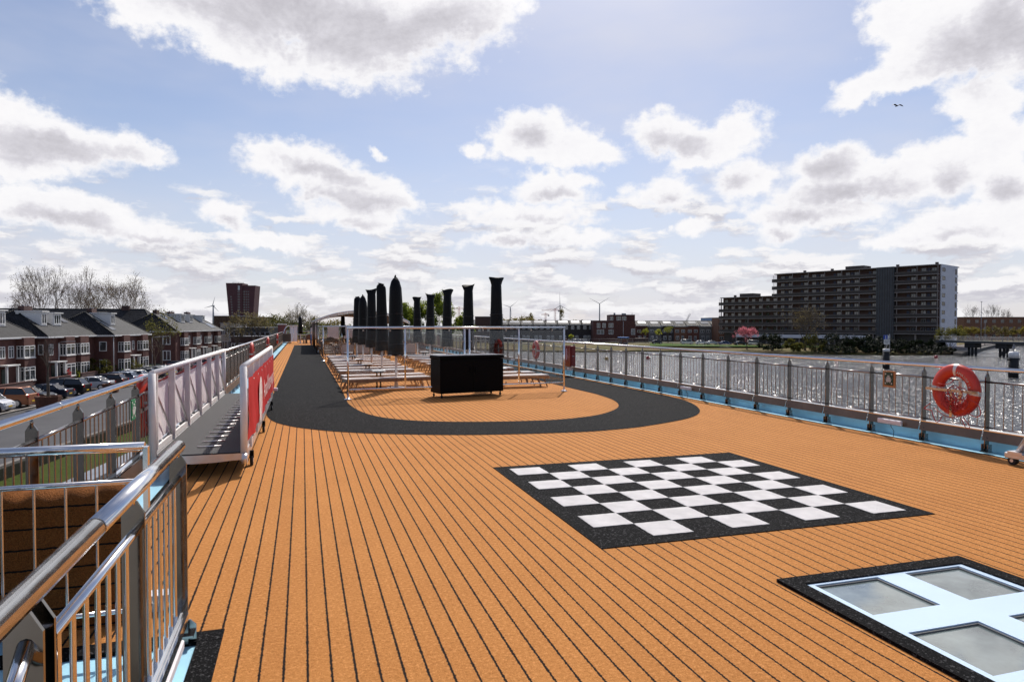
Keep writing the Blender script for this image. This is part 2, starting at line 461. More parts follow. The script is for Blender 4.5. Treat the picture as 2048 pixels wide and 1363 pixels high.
# ------------------------------------------------------------------ lettering
def text_polys(txt, size=1.0):
    cu = bpy.data.curves.new('lettering', 'FONT'); cu.body = txt; cu.size = size
    cu.resolution_u = 3
    o = bpy.data.objects.new('lettering', cu); COL.objects.link(o)
    dg = bpy.context.evaluated_depsgraph_get(); dg.update()
    me = bpy.data.meshes.new_from_object(o.evaluated_get(dg))
    V = [tuple(v.co) for v in me.vertices]; Fc = [tuple(p.vertices) for p in me.polygons]
    bpy.data.objects.remove(o); bpy.data.curves.remove(cu); bpy.data.meshes.remove(me)
    return V, Fc
ORD = ['first', 'second', 'third', 'fourth', 'fifth', 'sixth', 'seventh', 'eighth', 'ninth', 'tenth', 'eleventh', 'twelfth', 'thirteenth', 'fourteenth', 'fifteenth', 'sixteenth']

# ================================================================== THE SHIP'S SUN DECK
UL, UR = -1.75, 9.05                 # the two ship rails
V0, V1 = -9.0, 84.0
def sheet(name, x0, x1, y0, y1, z, m, kind='structure'):
    o = MB().quad((x0, y0, z), (x1, y0, z), (x1, y1, z), (x0, y1, z)).build(name, m)
    return tag(o, kind=kind)
# orange turf floor with the stair opening cut out of its left front corner
b = MB()
b.quad((-.44, V0, 0), (3.09, V0, 0), (3.09, 4.215, 0), (-.44, 4.215, 0))
b.quad((4.69, V0, 0), (8.80, V0, 0), (8.80, 4.215, 0), (4.69, 4.215, 0))
b.quad((3.09, V0, 0), (4.69, V0, 0), (4.69, 1.66, 0), (3.09, 1.66, 0))
b.quad((3.09, 3.875, 0), (4.69, 3.875, 0), (4.69, 4.215, 0), (3.09, 4.215, 0))
b.quad((-1.36, 4.215, 0), (8.80, 4.215, 0), (8.80, V1, 0), (-1.36, V1, 0))
tag(b.build('deck', ORANGE), kind='structure')
b = MB(); PITY = 3.35          # the stairwell goes down through the deck in front of this line
b.box((4.33, (V0 + V1) / 2, -.28), (9.74, V1 - V0, .40)); b.box((-1.22, (PITY + V1) / 2, -.28), (1.36, V1 - PITY, .40))
tag(b.build('deck_base', WHITE), kind='structure')
b = MB()
b.box((3.65, (V0 + V1) / 2, -4.6), (11.3, V1 - V0, 4.2)); b.box((9.27, (V0 + V1) / 2, -1.3), (.06, V1 - V0, 2.4)); b.box((-1.97, (V0 + V1) / 2, -1.3), (.06, V1 - V0, 2.4)); b.box((3.65, V1 - .03, -1.3), (11.1, .06, 2.4)); b.box((3.65, V0 + .03, -1.3), (11.1, .06, 2.4))
tag(b.build('hull', WHITE), kind='structure')
STW = pbr('stairwell_lining', (.02, .018, .017), .7)
b = MB(); b.quad((-.545, V0, -.49), (-.545, PITY, -.49), (-.545, PITY, -2.49), (-.545, V0, -2.49)); b.quad((-1.93, PITY + .01, -.49), (-.545, PITY + .01, -.49), (-.545, PITY + .01, -2.49), (-1.93, PITY + .01, -2.49)); b.quad((-1.93, V0, -2.48), (-.545, V0, -2.48), (-.545, PITY, -2.48), (-1.93, PITY, -2.48))
for k in range(9): b.box((-1.24, PITY - .35 - .28 * k, -.30 - .2 * k), (1.36, .28, .04))
tag(b.build('stairs', STW), kind='structure')
# pale blue scuppers along both sides
b = MB()
b.quad((8.86, V0, -.035), (9.22, V0, -.035), (9.22, V1, -.035), (8.86, V1, -.035))
b.quad((9.22, V0, -.035), (9.22, V0, .17), (9.22, V1, .17), (9.22, V1, -.035))
b.quad((-1.36 - .10, 4.215, -.02), (-1.36 - .10, V1, -.02), (-1.95, V1, -.02), (-1.95, 4.215, -.02))
b.quad((-1.95, V0, -.02), (-1.95, V0, .16), (-1.95, V1, .16), (-1.95, V1, -.02))
b.quad((-.57, PITY, -.02), (-.57, 4.10, -.02), (-1.95, 4.10, -.02), (-1.95, PITY, -.02))
b.quad((-.57, V0, -.02), (-.57, PITY, -.02), (-.63, PITY, -.02), (-.63, V0, -.02))
b.quad((-.62, 4.10, -.021), (-.62, 4.215, -.021), (-1.95, 4.215, -.021), (-1.95, 4.10, -.021))
tag(b.build('gutter', BLUEP), kind='structure')
# black turf trims
b = MB()
b.box((8.83, (V0 + V1) / 2, -.03), (.06, V1 - V0, .064))
b.box((-1.41, (4.36 + V1) / 2, -.03), (.10, V1 - 4.36, .064))
b.box((-.505, (V0 + 4.08) / 2, -.03), (.13, 4.08 - V0, .066))
b.box((-1.0, 4.15, -.03), (1.12, .13, .066))
tag(b.build('turf_edging', BLACKT), kind='structure')
# running track: a black turf lane down both sides that turns round in front of the loungers
def smooth_path(pts, n=6):
    out = []
    for i in range(len(pts) - 1):
        p0 = Vector(pts[max(i - 1, 0)]); p1 = Vector(pts[i]); p2 = Vector(pts[i + 1]); p3 = Vector(pts[min(i + 2, len(pts) - 1)])
        for k in range(n):
            t = k / n
            out.append(tuple(.5 * ((2 * p1) + (p2 - p0) * t + (2 * p0 - 5 * p1 + 4 * p2 - p3) * t * t + (3 * p1 - p0 - 3 * p2 + p3) * t ** 3)))
    out.append(tuple(pts[-1])); return out
outer = [(-.70, 63), (-.70, 40), (-.72, 20), (-.72, 16.4), (-.70, 14.4), (-.54, 13.2), (-.22, 12.4), (.20, 11.85), (.70, 11.4), (1.4, 11.0), (2.6, 10.55), (4.2, 10.33), (5.0, 10.40), (5.8, 10.65), (7.0, 11.32), (7.8, 12.25), (8.42, 13.7), (8.62, 15.2), (8.66, 17), (8.66, 22), (8.62, 40), (8.62, 63)]
inner = [(1.02, 63), (1.02, 40), (1.0, 20), (.97, 16.6), (.98, 15.4), (1.12, 14.1), (1.40, 13.15), (1.9, 12.5), (2.55, 12.12), (3.4, 11.88), (4.35, 11.80), (5.0, 11.95), (5.6, 12.28), (6.2, 12.9), (6.62, 13.6), (6.95, 14.6), (7.10, 15.8), (7.12, 17), (7.12, 22), (7.1, 40), (7.1, 63)]
# both edges resampled to the same count
def resample(p, n):
    p = [Vector(q) for q in p]; L = [0]
    for i in range(len(p) - 1): L.append(L[-1] + (p[i + 1] - p[i]).length)
    out = []
    j = 0
    for k in range(n):
        t = L[-1] * k / (n - 1)
        while j < len(L) - 2 and L[j + 1] < t: j += 1
        f = (t - L[j]) / max(1e-9, L[j + 1] - L[j]); out.append(p[j].lerp(p[j + 1], f))
    return out
def ring_sheet(name, o_, i_, z, m):
    n = 260
    def dense(p):   # more points where it turns
        q = smooth_path([(a, c_, 0) for a, c_ in p], 8); return q
    O, I = dense(o_), dense(i_)
    k_ = len(O); mb_ = MB().add([(p[0], p[1], z) for p in O] + [(p[0], p[1], z) for p in I], [(i, k_ + i, k_ + i + 1, i + 1) if False else (i, i + 1, k_ + i + 1, k_ + i) for i in range(k_ - 1)])
    me = mb_.mesh(name, m)
    ob = bpy.data.objects.new(name, me); COL.objects.link(ob); return ob
tag(ring_sheet('track', outer, inner, .006, BLACKT), kind='structure')

# ------------------------------------------------------------------ giant chess board let into the turf
CX0, CX1, CY0, CY1 = 2.225, 5.59, 4.86, 8.05
root = empty('chess_board', (CX0, CY0, 0), 0, 'giant black and white chess board laid flat in the orange deck', 'chess board')
b = MB(); b.prism([(0, 0), (CX1 - CX0, 0), (CX1 - CX0, CY1 - CY0), (0, CY1 - CY0)], .001, .007)
b.build('border', BLACKT, root)
mb = .165
sx, sy = (CX1 - CX0 - 2 * mb) / 8, (CY1 - CY0 - 2 * mb) / 8
b = MB(); rng = random.Random(3)
for i in range(8):
    for j in range(8):
        if (i + j) % 2 == 1:
            x0, y0 = mb + i * sx, mb + j * sy
            pts = []
            for (ax, ay, bx, by) in ((x0, y0, x0 + sx, y0), (x0 + sx, y0, x0 + sx, y0 + sy), (x0 + sx, y0 + sy, x0, y0 + sy), (x0, y0 + sy, x0, y0)):
                for k in range(12):
                    t = k / 12
                    pts.append((ax + (bx - ax) * t + rng.uniform(-.003, .003), ay + (by - ay) * t + rng.uniform(-.003, .003)))
            b.prism(pts, .007, .011)
b.build('white_squares', WHITET, root)

# ------------------------------------------------------------------ skylight flush with the deck
root = empty('skylight', (3.1, 2.0, 0), 0, 'pale blue deck skylight with grey glass panes in a black turf border', 'skylight')
b = MB()
SX0, SX1, SY0, SY1 = -.02, 1.60, -.35, 1.885
w_ = .125
for (x0, x1, y0, y1) in ((SX0, SX1, SY1 - w_, SY1), (SX0, SX1, SY0, SY0 + w_), (SX0, SX0 + w_, SY0 + w_, SY1 - w_), (SX1 - w_, SX1, SY0 + w_, SY1 - w_)):
    b.prism([(x0, y0), (x1, y0), (x1, y1), (x0, y1)], .001, .022)
b.build('border', BLACKT, root)
LIGHTBLUE = pbr('light_blue_enamel', (.56, .70, .86), .25, 0, .05, 2, .04, 40)
# frame = everything but the panes
cols = [(.165, .69), (.93, 1.425)]
rows = [(.50, 1.0), (1.245, 1.735), (-.22, .26)]
xs = sorted({SX0 + w_, SX1 - w_} | {q for c in cols for q in c}); ys = sorted({SY0 + w_, SY1 - w_} | {q for c in rows for q in c})
b = MB()
for i in range(len(xs) - 1):
    for j in range(len(ys) - 1):
        if any(abs(xs[i] - c[0]) < 1e-6 for c in cols) and any(abs(ys[j] - c[0]) < 1e-6 for c in rows): continue
        b.prism([(xs[i], ys[j]), (xs[i + 1], ys[j]), (xs[i + 1], ys[j + 1]), (xs[i], ys[j + 1])], -.03, .012)
fr = b.build('frame', LIGHTBLUE, root)
SKYPANE = pbr('deck_glass', (.17, .205, .195), .04, 0, .45, 3.5, .012, 5, spec=1.0, rvar=.03)
SKYPANE.node_tree.nodes['Principled BSDF'].inputs['IOR'].default_value = 2.1
SEAL = pbr('grey_sealant', (.16, .16, .16), .5)
for c in cols:
    for r_ in rows:
        b = MB(); x0, x1 = c; y0, y1 = r_
        cr = .03; pts = []
        for (qx, qy, a0) in ((x1 - cr, y1 - cr, 0), (x0 + cr, y1 - cr, 90), (x0 + cr, y0 + cr, 180), (x1 - cr, y0 + cr, 270)):
            for k in range(5): pts.append((qx + cr * math.cos(R(a0 + 22.5 * k)), qy + cr * math.sin(R(a0 + 22.5 * k))))
        b.prism(pts, -.02, -.006)
        p = b.build('pane', SKYPANE, root)
        g = MB()
        for (a, c2, d, e) in ((x0 - .001, x1 + .001, y0 - .001, y0 + .012), (x0 - .001, x1 + .001, y1 - .012, y1 + .001), (x0 - .001, x0 + .012, y0 + .012, y1 - .012), (x1 - .012, x1 + .001, y0 + .012, y1 - .012)):
            g.prism([(a, d), (c2, d), (c2, e), (a, e)], -.02, .003)
        g.build('seal', SEAL, p)

# ------------------------------------------------------------------ ship rails
def post_mesh():
    b = MB()
    w, t, h = .076, .016, 1.075
    poly = [(-w / 2, 0), (w / 2, 0), (w / 2, h - .045), (w / 2 - .026, h), (-w / 2 + .026, h), (-w / 2, h - .045)]
    b.prism(poly, -t / 2, t / 2, xf=lambda p: (p[0], p[2], p[1]))
    b.tube([(0, 0, h - .03), (0, 0, 1.125)], .012, 8)
    return b
def bracket_mb(side):
    b = MB()
    b.box((0, .045, .05), (.07, .012, .10)); b.box((0, -.045, .05), (.07, .012, .10)); b.box((0, 0, -.006), (.10, .12, .016))
    b.tube([(0, -.06, .055), (0, .06, .055)], .012, 6)
    return b
def panel_mb(pitch):
    b = MB()
    b.tube([(0, .018, .965), (0, pitch - .018, .965)], .0165, 8)
    b.tube([(0, .018, .335), (0, pitch - .018, .335)], .012, 6)
    nb = 8
    for k in range(1, nb):
        y = pitch * k / nb
        b.tube([(0, y, .335), (0, y, .965)], .0062, 6, caps=False)
    return b
def kick_mb(pitch, s):
    """shiny bottom flange and the sloping toe board under it"""
    b = MB()
    b.box((.0, pitch / 2, .297), (.10, pitch - .02, .014))
    b.add([(s * .05, .012, .29), (s * .05, pitch - .012, .29), (s * .085, pitch - .012, .165), (s * .085, .012, .165)], [(0, 1, 2, 3)], 1)
    b.add([(s * .045, .012, .29), (s * .08, .012, .165), (s * .08, pitch - .012, .165), (s * .045, pitch - .012, .29)], [(0, 1, 2, 3)], 1)
    return b
PITCH_R = 1.005
def ship_rail(x, side, v_first, count, label):
    root = empty('ship_railing', (x, v_first, 0), 0, label, 'railing')
    b = MB()
    y0, y1 = -.9, count * PITCH_R
    b.tube([(0, y0, 1.145), (0, y1, 1.145)], .029, 14)
    k = 4
    while k < count:
        b.tube([(0, k * PITCH_R + .45, 1.145), (0, k * PITCH_R + .47, 1.145)], .0305, 14); k += 6
    b.build('top_rail', STEEL, root)
    pm = post_mesh().mesh('post', POSTM); bk = bracket_mb(side).mesh('foot_bracket', STEEL_DULL)
    pan = panel_mb(PITCH_R).mesh('baluster_panel', STEEL_DULL); km = kick_mb(PITCH_R, side).mesh('toe_board', [STEEL, TOEM])
    for k in range(count):
        p = bpy.data.objects.new('post', pm); COL.objects.link(p); p.parent = root; p.location = (side * -.02, k * PITCH_R, 0)
        if k < 40:
            q = bpy.data.objects.new('foot_bracket', bk); COL.objects.link(q); q.parent = p
        q = bpy.data.objects.new('baluster_panel', pan); COL.objects.link(q); q.parent = root; q.location = (0, k * PITCH_R, 0)
        if k < 40:
            r_ = bpy.data.objects.new('toe_board', km); COL.objects.link(r_); r_.parent = q
    if count > 40:
        b = MB(); b.box((0, (40 + count) / 2 * PITCH_R, .24), (.10, (count - 40) * PITCH_R, .13)); b.build('toe_board', TOEM, root)
    return root
ship_rail(UR, -1, 8.10 - 6 * PITCH_R, 66, 'long polished steel ship railing on the river side of the deck, between deck and water')
ship_rail(UL, 1, 6.40 - 5 * PITCH_R, 64, 'long polished steel ship railing on the quay side of the deck, next to the gangway')

# ------------------------------------------------------------------ steel railings round the stairwell
def stair_posts(b, w=.085, t=.014, h=1.0):
    poly = [(-w / 2, 0), (w / 2, 0), (w / 2, h - .05), (w / 2 - .028, h), (-w / 2 + .028, h), (-w / 2, h - .05)]
    b.prism(poly, -t / 2, t / 2, xf=lambda p: (p[0], p[2], p[1])); return b
SU = -.655
root = empty('stair_railing', (SU, 4.08, 0), 0, 'shiny steel railing running towards the viewer beside the stairwell, nearest in the picture', 'railing')
b = MB(); b.tube([(0, -1.55, 1.085), (0, .03, 1.085)], .034, 18); b.tube([(0, -1.553, 1.085), (0, -1.565, 1.085)], .031, 18); b.tube([(0, -4.2, 1.085), (0, -1.568, 1.085)], .034, 18)
b.build('top_rail', STEEL, root)
b = MB(); b.tube([(0, -1.98, .915), (0, 0, .915)], .0185, 12)
b.build('mid_rail', STEEL, root)
b = MB(); b.tube([(0, -2.62, .80), (0, -2.40, .82), (0, -2.22, .90), (0, -2.14, .965)], .02, 10)
b.tube([(0, -3.6, .72), (0, -2.62, .80)], .02, 10)
b.build('bent_stair_rail', STEEL, root)
for y in (0, -1.03):
    o = stair_posts(MB(), .085, .014, 1.045).build('post', POSTM, root, (0, y, 0))
    MB().tube([(0, 0, 1.03), (0, 0, 1.07)], .012, 8).build('pin', STEEL, o)
for y in (-2.06, -2.14):
    o = stair_posts(MB(), .085, .014, 1.045).build('gate_post', POSTM, root, (-.005, y, 0))
b = MB()
for k in range(1, 16):
    y = -.128 * k
    if abs(y + 1.03) < .05: continue
    b.tube([(0, y, .20), (0, y, .915)], .0095, 8, caps=False)
b.build('balusters', STEEL, root)
b = MB(); b.box((0, -.98, .185), (.05, 1.96, .035), bev=.008); b.box((.035, -.98, .145), (.02, 1.96, .05))
b.build('bottom_rail', STEEL, root)
for z in (.86, .80):
    MB().tube([(0, -2.0, z - .028), (0, -2.0, z + .028)], .020, 10).build('hinge', STEEL_DULL, root)
LAMPW = pbr('white_lamp_housing', (.80, .76, .78), .45)
b = MB(); b.box((.03, -.55, .075), (.04, .75, .05), bev=.006); b.build('strip_light', LAMPW, root)
b = MB(); b.box((.02, 0, .045), (.10, .06, .012)); b.prism([(-.06, 0), (.06, 0), (.06, .09), (.03, .12), (-.03, .12), (-.06, .09)], -.006, .006, xf=lambda p: (p[0] + .02, p[2] + .03, p[1]))
b.build('foot_bracket', STEEL_DULL, root)

root = empty('stair_railing', (-.80, 4.10, 0), 0, 'steel railing across the head of the stairwell, in front of the turf covered lid', 'railing')
b = MB(); b.tube([(-1.1, 0, 1.095), (-.02, 0, 1.095)], .026, 16); b.build('top_rail', STEEL, root)
b = MB(); b.tube([(-1.1, 0, .91), (-.02, 0, .91)], .0145, 10); b.build('mid_rail', STEEL, root)
b = MB(); b.tube([(-1.1, 0, .21), (-.02, 0, .21)], .014, 10); b.build('bottom_rail', STEEL, root)
b = MB()
for k in range(8): b.tube([(-.11 - .1435 * k, 0, .21), (-.11 - .1435 * k, 0, .91)], .0075, 8, caps=False)
b.build('balusters', STEEL, root)
b = MB(); b.box((-.014, 0, .55), (.024, .05, 1.09)); b.build('post', STEEL, root)

# turf covered lid standing behind it
LIDT = carpet('orange_turf_lid', False)
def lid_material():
    m, N, bs, out = start('shaded_lid_turf')
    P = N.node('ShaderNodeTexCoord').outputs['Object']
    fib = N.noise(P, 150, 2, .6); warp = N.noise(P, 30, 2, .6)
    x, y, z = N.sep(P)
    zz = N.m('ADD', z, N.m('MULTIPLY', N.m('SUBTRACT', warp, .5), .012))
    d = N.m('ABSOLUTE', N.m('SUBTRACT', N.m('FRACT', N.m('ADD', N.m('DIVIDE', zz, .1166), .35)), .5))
    c = N.mix(N.lin(fib, .25, .75), (.15, .050, .011), (.40, .145, .038))  # darker than the deck turf: shade on the lid's face is in the colour
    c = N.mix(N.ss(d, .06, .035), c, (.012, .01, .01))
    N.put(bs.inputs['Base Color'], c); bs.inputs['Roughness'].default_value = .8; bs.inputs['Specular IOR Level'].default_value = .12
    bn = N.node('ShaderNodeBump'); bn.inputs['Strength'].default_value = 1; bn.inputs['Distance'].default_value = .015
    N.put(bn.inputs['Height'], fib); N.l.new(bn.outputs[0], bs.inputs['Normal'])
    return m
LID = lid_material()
b = MB(); rng = random.Random(8)
# rounded slab with a wavering fuzzy edge: cross-section in y/z swept along x
sec = []
for a in range(0, 181, 20): sec.append((.13 * math.cos(R(a)), .705 + .10 * math.sin(R(a))))
sec = [(.13, 0)] + sec + [(-.13, 0)]
nx = 40; P = []; Fc = []
for i in range(nx + 1):
    x = -1.0 + 1.0 * i / nx - .0
    wob = .012 * math.sin(i * .9) + rng.uniform(-.004, .004)
    rise = .035 * max(0, (i - 26) / 14.0) ** 1.5
    for (yy, zz) in sec: P.append((x, yy + rng.uniform(-.004, .004), zz + (wob + rise + rng.uniform(-.004, .004)) * (1 if zz > .6 else 0)))
ns = len(sec)
for i in range(nx):
    for k in range(ns - 1): Fc.append((i * ns + k, i * ns + k + 1, (i + 1) * ns + k + 1, (i + 1) * ns + k))
Fc.append(tuple(nx * ns + k for k in range(ns))); Fc.append(tuple(reversed(range(ns))))
b.add(P, Fc, 0, True)
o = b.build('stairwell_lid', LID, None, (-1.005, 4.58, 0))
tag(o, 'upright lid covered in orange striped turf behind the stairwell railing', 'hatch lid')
# small white fitting between lid and railing
b = MB(); b.prism([(-.10, -.05), (.08, -.05), (.10, .0), (.07, .06), (-.10, .06)], .06, .105); b.prism([(-.03, -.03), (.03, -.03), (.03, .03), (-.03, .03)], 0, .06)
o = b.build('deck_fitting', LAMPW, None, (-.86, 4.62, .0)); tag(o, 'small white deck fitting beside the turf covered lid', 'deck fitting')

# ------------------------------------------------------------------ stowed gangway
GV0, GV1, GUL, GUR, GZ = 8.55, 15.95, -1.63, -.665, .27
GREYT = pbr('dark_grip_surface', (.045, .045, .048), .8, 0, .3, 60, .3, 240)
def backlit(name, col, k=.5):
    m, N, b, out = start(name)
    b.inputs['Base Color'].default_value = (*col, 1); b.inputs['Roughness'].default_value = .6; b.inputs['Specular IOR Level'].default_value = .2
    t = N.node('ShaderNodeBsdfTranslucent'); t.inputs[0].default_value = (*col, 1)
    mx = N.node('ShaderNodeMixShader'); mx.inputs[0].default_value = k
    N.l.new(b.outputs[0], mx.inputs[1]); N.l.new(t.outputs[0], mx.inputs[2]); N.l.new(mx.outputs[0], out.inputs[0])
    return m
TARP = backlit('white_tarpaulin', (.95, .88, .88), .15)
BANNER = backlit('red_banner', (.62, .036, .036), .25)
root = empty('gangway', (GUR, GV0, 0), 0, 'stowed aluminium gangway with a white tarpaulin fence and a red banner fence', 'gangway')
L = GV1 - GV0; wU = GUL - GUR     # negative: to the left
b = MB()
b.box((wU / 2, L / 2, GZ - .02), (abs(wU), L, .036)); b.build('walkway', GREYT, root)
b = MB()
for x in (0.0, wU): b.box((x, L / 2, GZ - .055), (.05, L, .11))
n = 12; P = []
for k in range(n + 1):
    t = k / n; x = wU * (1 - t); P += [(x, -.035, GZ - .05 - .03 * math.sin(PI * t) - .03), (x, -.035, GZ + .0 - .012)]
b.add(P, [(2 * k, 2 * k + 2, 2 * k + 3, 2 * k + 1) for k in range(n)])
b.tube([(-.02, -.05, GZ - .075), (.04, -.05, GZ - .075)], .062, 16); b.box((wU / 2, .0, GZ - .06), (abs(wU), .03, .07))
b.build('side_beam', ALU, root)
for k in range(18):
    y = .42 + k * .385
    b = MB(); b.tube([(-.56, y, GZ + .012), (-.29, y, GZ + .012)], .009, 6)
    b.build('tread_bar', ALU, root)
def fence_side(x, ztop, out, name):
    fr = MB()
    fr.tube([(x, .0, ztop), (x, L, ztop)], .036, 12)
    fr.tube([(x, .0, .16), (x, .0, ztop)], .040, 12)
    fr.tube([(x, L, GZ - .05), (x, L, ztop)], .036, 12)
    o = fr.build('fence_frame', WHITE_METAL, root)
    n = 6
    for k in range(1, n):
        y = L * k / n
        MB().box((x, y, (GZ + ztop) / 2), (.072, .05, ztop - GZ)).build('upright', WHITE_METAL, o)
    MB().box((x, .16, (GZ + ztop) / 2 + .02), (.06, .04, ztop - GZ - .05)).build('upright', WHITE_METAL, o)
    for k in range(n):
        ya, yb = L * k / n + .06, L * (k + 1) / n - .04
        MB().tube([(x - out * .005, ya, ztop - .16), (x - out * .005, yb, GZ + .06)], .017, 8).build('diagonal', ALU, o)
    b = MB()
    for k in range(n):      # kick blocks and clamps along the foot
        ya, yb = L * k / n + .14, L * (k + 1) / n - .10
        b.box((x, (ya + yb) / 2, GZ + .045), (.028, yb - ya, .07)); b.box((x + out * .03, (ya + yb) / 2, GZ + .02), (.03, .06, .14))
    b.build('kick_board', WHITE, o)
    return o
fl = fence_side(wU, 1.24 - .035, -1, 'l')
fr_ = fence_side(0.0, 1.30 - .035, 1, 'r')
def cloth(x, y0, y1, z0, z1, sag, mat_, name, par, seed, lift=0.0):
    rng = random.Random(seed); nx, nz = 60, 14; P = []; Fc = []
    ph = [rng.uniform(0, 6) for _ in range(6)]
    for i in range(nx + 1):
        for j in range(nz + 1):
            u, w = i / nx, j / nz
            y = y0 + (y1 - y0) * u
            top = z1 - sag * abs(math.sin(PI * u * 6)) - lift * u; bot = z0 + sag * .6 * abs(math.sin(PI * u * 6 + .4))
            z = bot + (top - bot) * w
            dx_ = .012 * math.sin(u * 40 + ph[0] + 2 * w) + .010 * math.sin(u * 23 - 5 * w + ph[1]) + .006 * math.sin(u * 90 + w * 9 + ph[2])
            P.append((x + dx_ * (1 - .5 * w), y, z))
    for i in range(nx):
        for j in range(nz):
            a = i * (nz + 1) + j; Fc.append((a, a + nz + 1, a + nz + 2, a + 1))
    return MB().add(P, Fc, 0, True).build(name, mat_, par)
cloth(wU - .045, .10, L - .05, GZ + .09, 1.07, .018, TARP, 'tarpaulin', root, 2)
tb = MB()
REDT = pbr('red_trim', (.55, .05, .045), .6)
cloth(wU - .060, .08, L - .05, 1.05, 1.095, .018, REDT, 'tarpaulin_hem', root, 2)
ban = cloth(.055, .07, L - .30, GZ + .10, 1.13, .012, BANNER, 'banner', root, 5)
# lettering on the banner: a leaf mark and the company name
V, Fc = text_polys('AmaWaterways', .42)
xs_ = [p[0] for p in V]; tw = max(xs_) - min(xs_)
def banner_xf(p): return (.083, 2.75 + p[0] / tw * 3.6, .60 + p[1] * 1.0)
b = MB(); b.add([banner_xf(p) for p in V], Fc)
n = 24; P = [(.083, 1.95, .68)]
for k in range(n):
    a = 2 * PI * k / n; P.append((.083, 1.95 + .36 * math.cos(a) * (1 + .10 * math.sin(a)), .68 + .33 * math.sin(a)))
b.add(P, [(0, 1 + k, 1 + (k + 1) % n) for k in range(n)])
b.build('banner_lettering', pbr('banner_print', (.82, .74, .70), .6), ban)
g = MB(); P = [(.0845, 1.72, .56), (.0845, 1.80, .60), (.0845, 2.10, .93), (.0845, 2.03, .90)]
g.add(P, [(0, 1, 2, 3)]); g.add([(.0845, 1.98, .40), (.0845, 2.03, .42), (.0845, 2.16, .74), (.0845, 2.12, .74)], [(0, 1, 2, 3)]); g.build('banner_mark_line', BANNER, ban)
b = MB()
for k in range(9): b.tube([(.095, .3 + k * (L - .75) / 8, 1.10), (.10, .3 + k * (L - .75) / 8, 1.10)], .014, 8)
b.build('eyelets', ALU, ban)
for y in (.55, 3.3, 6.3):
    w = empty('caster', (0, 0, 0), parent=root); w.location = (.045, y, .065); KIDS.setdefault(root.name, []).append(w)
    MB().tube([(-.018, 0, 0), (.018, 0, 0)], .062, 18).build('tyre', RUBBER, w)
    MB().tube([(-.020, 0, 0), (.020, 0, 0)], .028, 12).build('rim', ALU, w)
    MB().box((0, 0, .075), (.05, .05, .09)).build('fork', BLACKM, w)
b = MB(); b.box((.12, L - 1.0, .42), (.09, .10, .07), bev=.015); b.build('lamp', LAMPW, root)

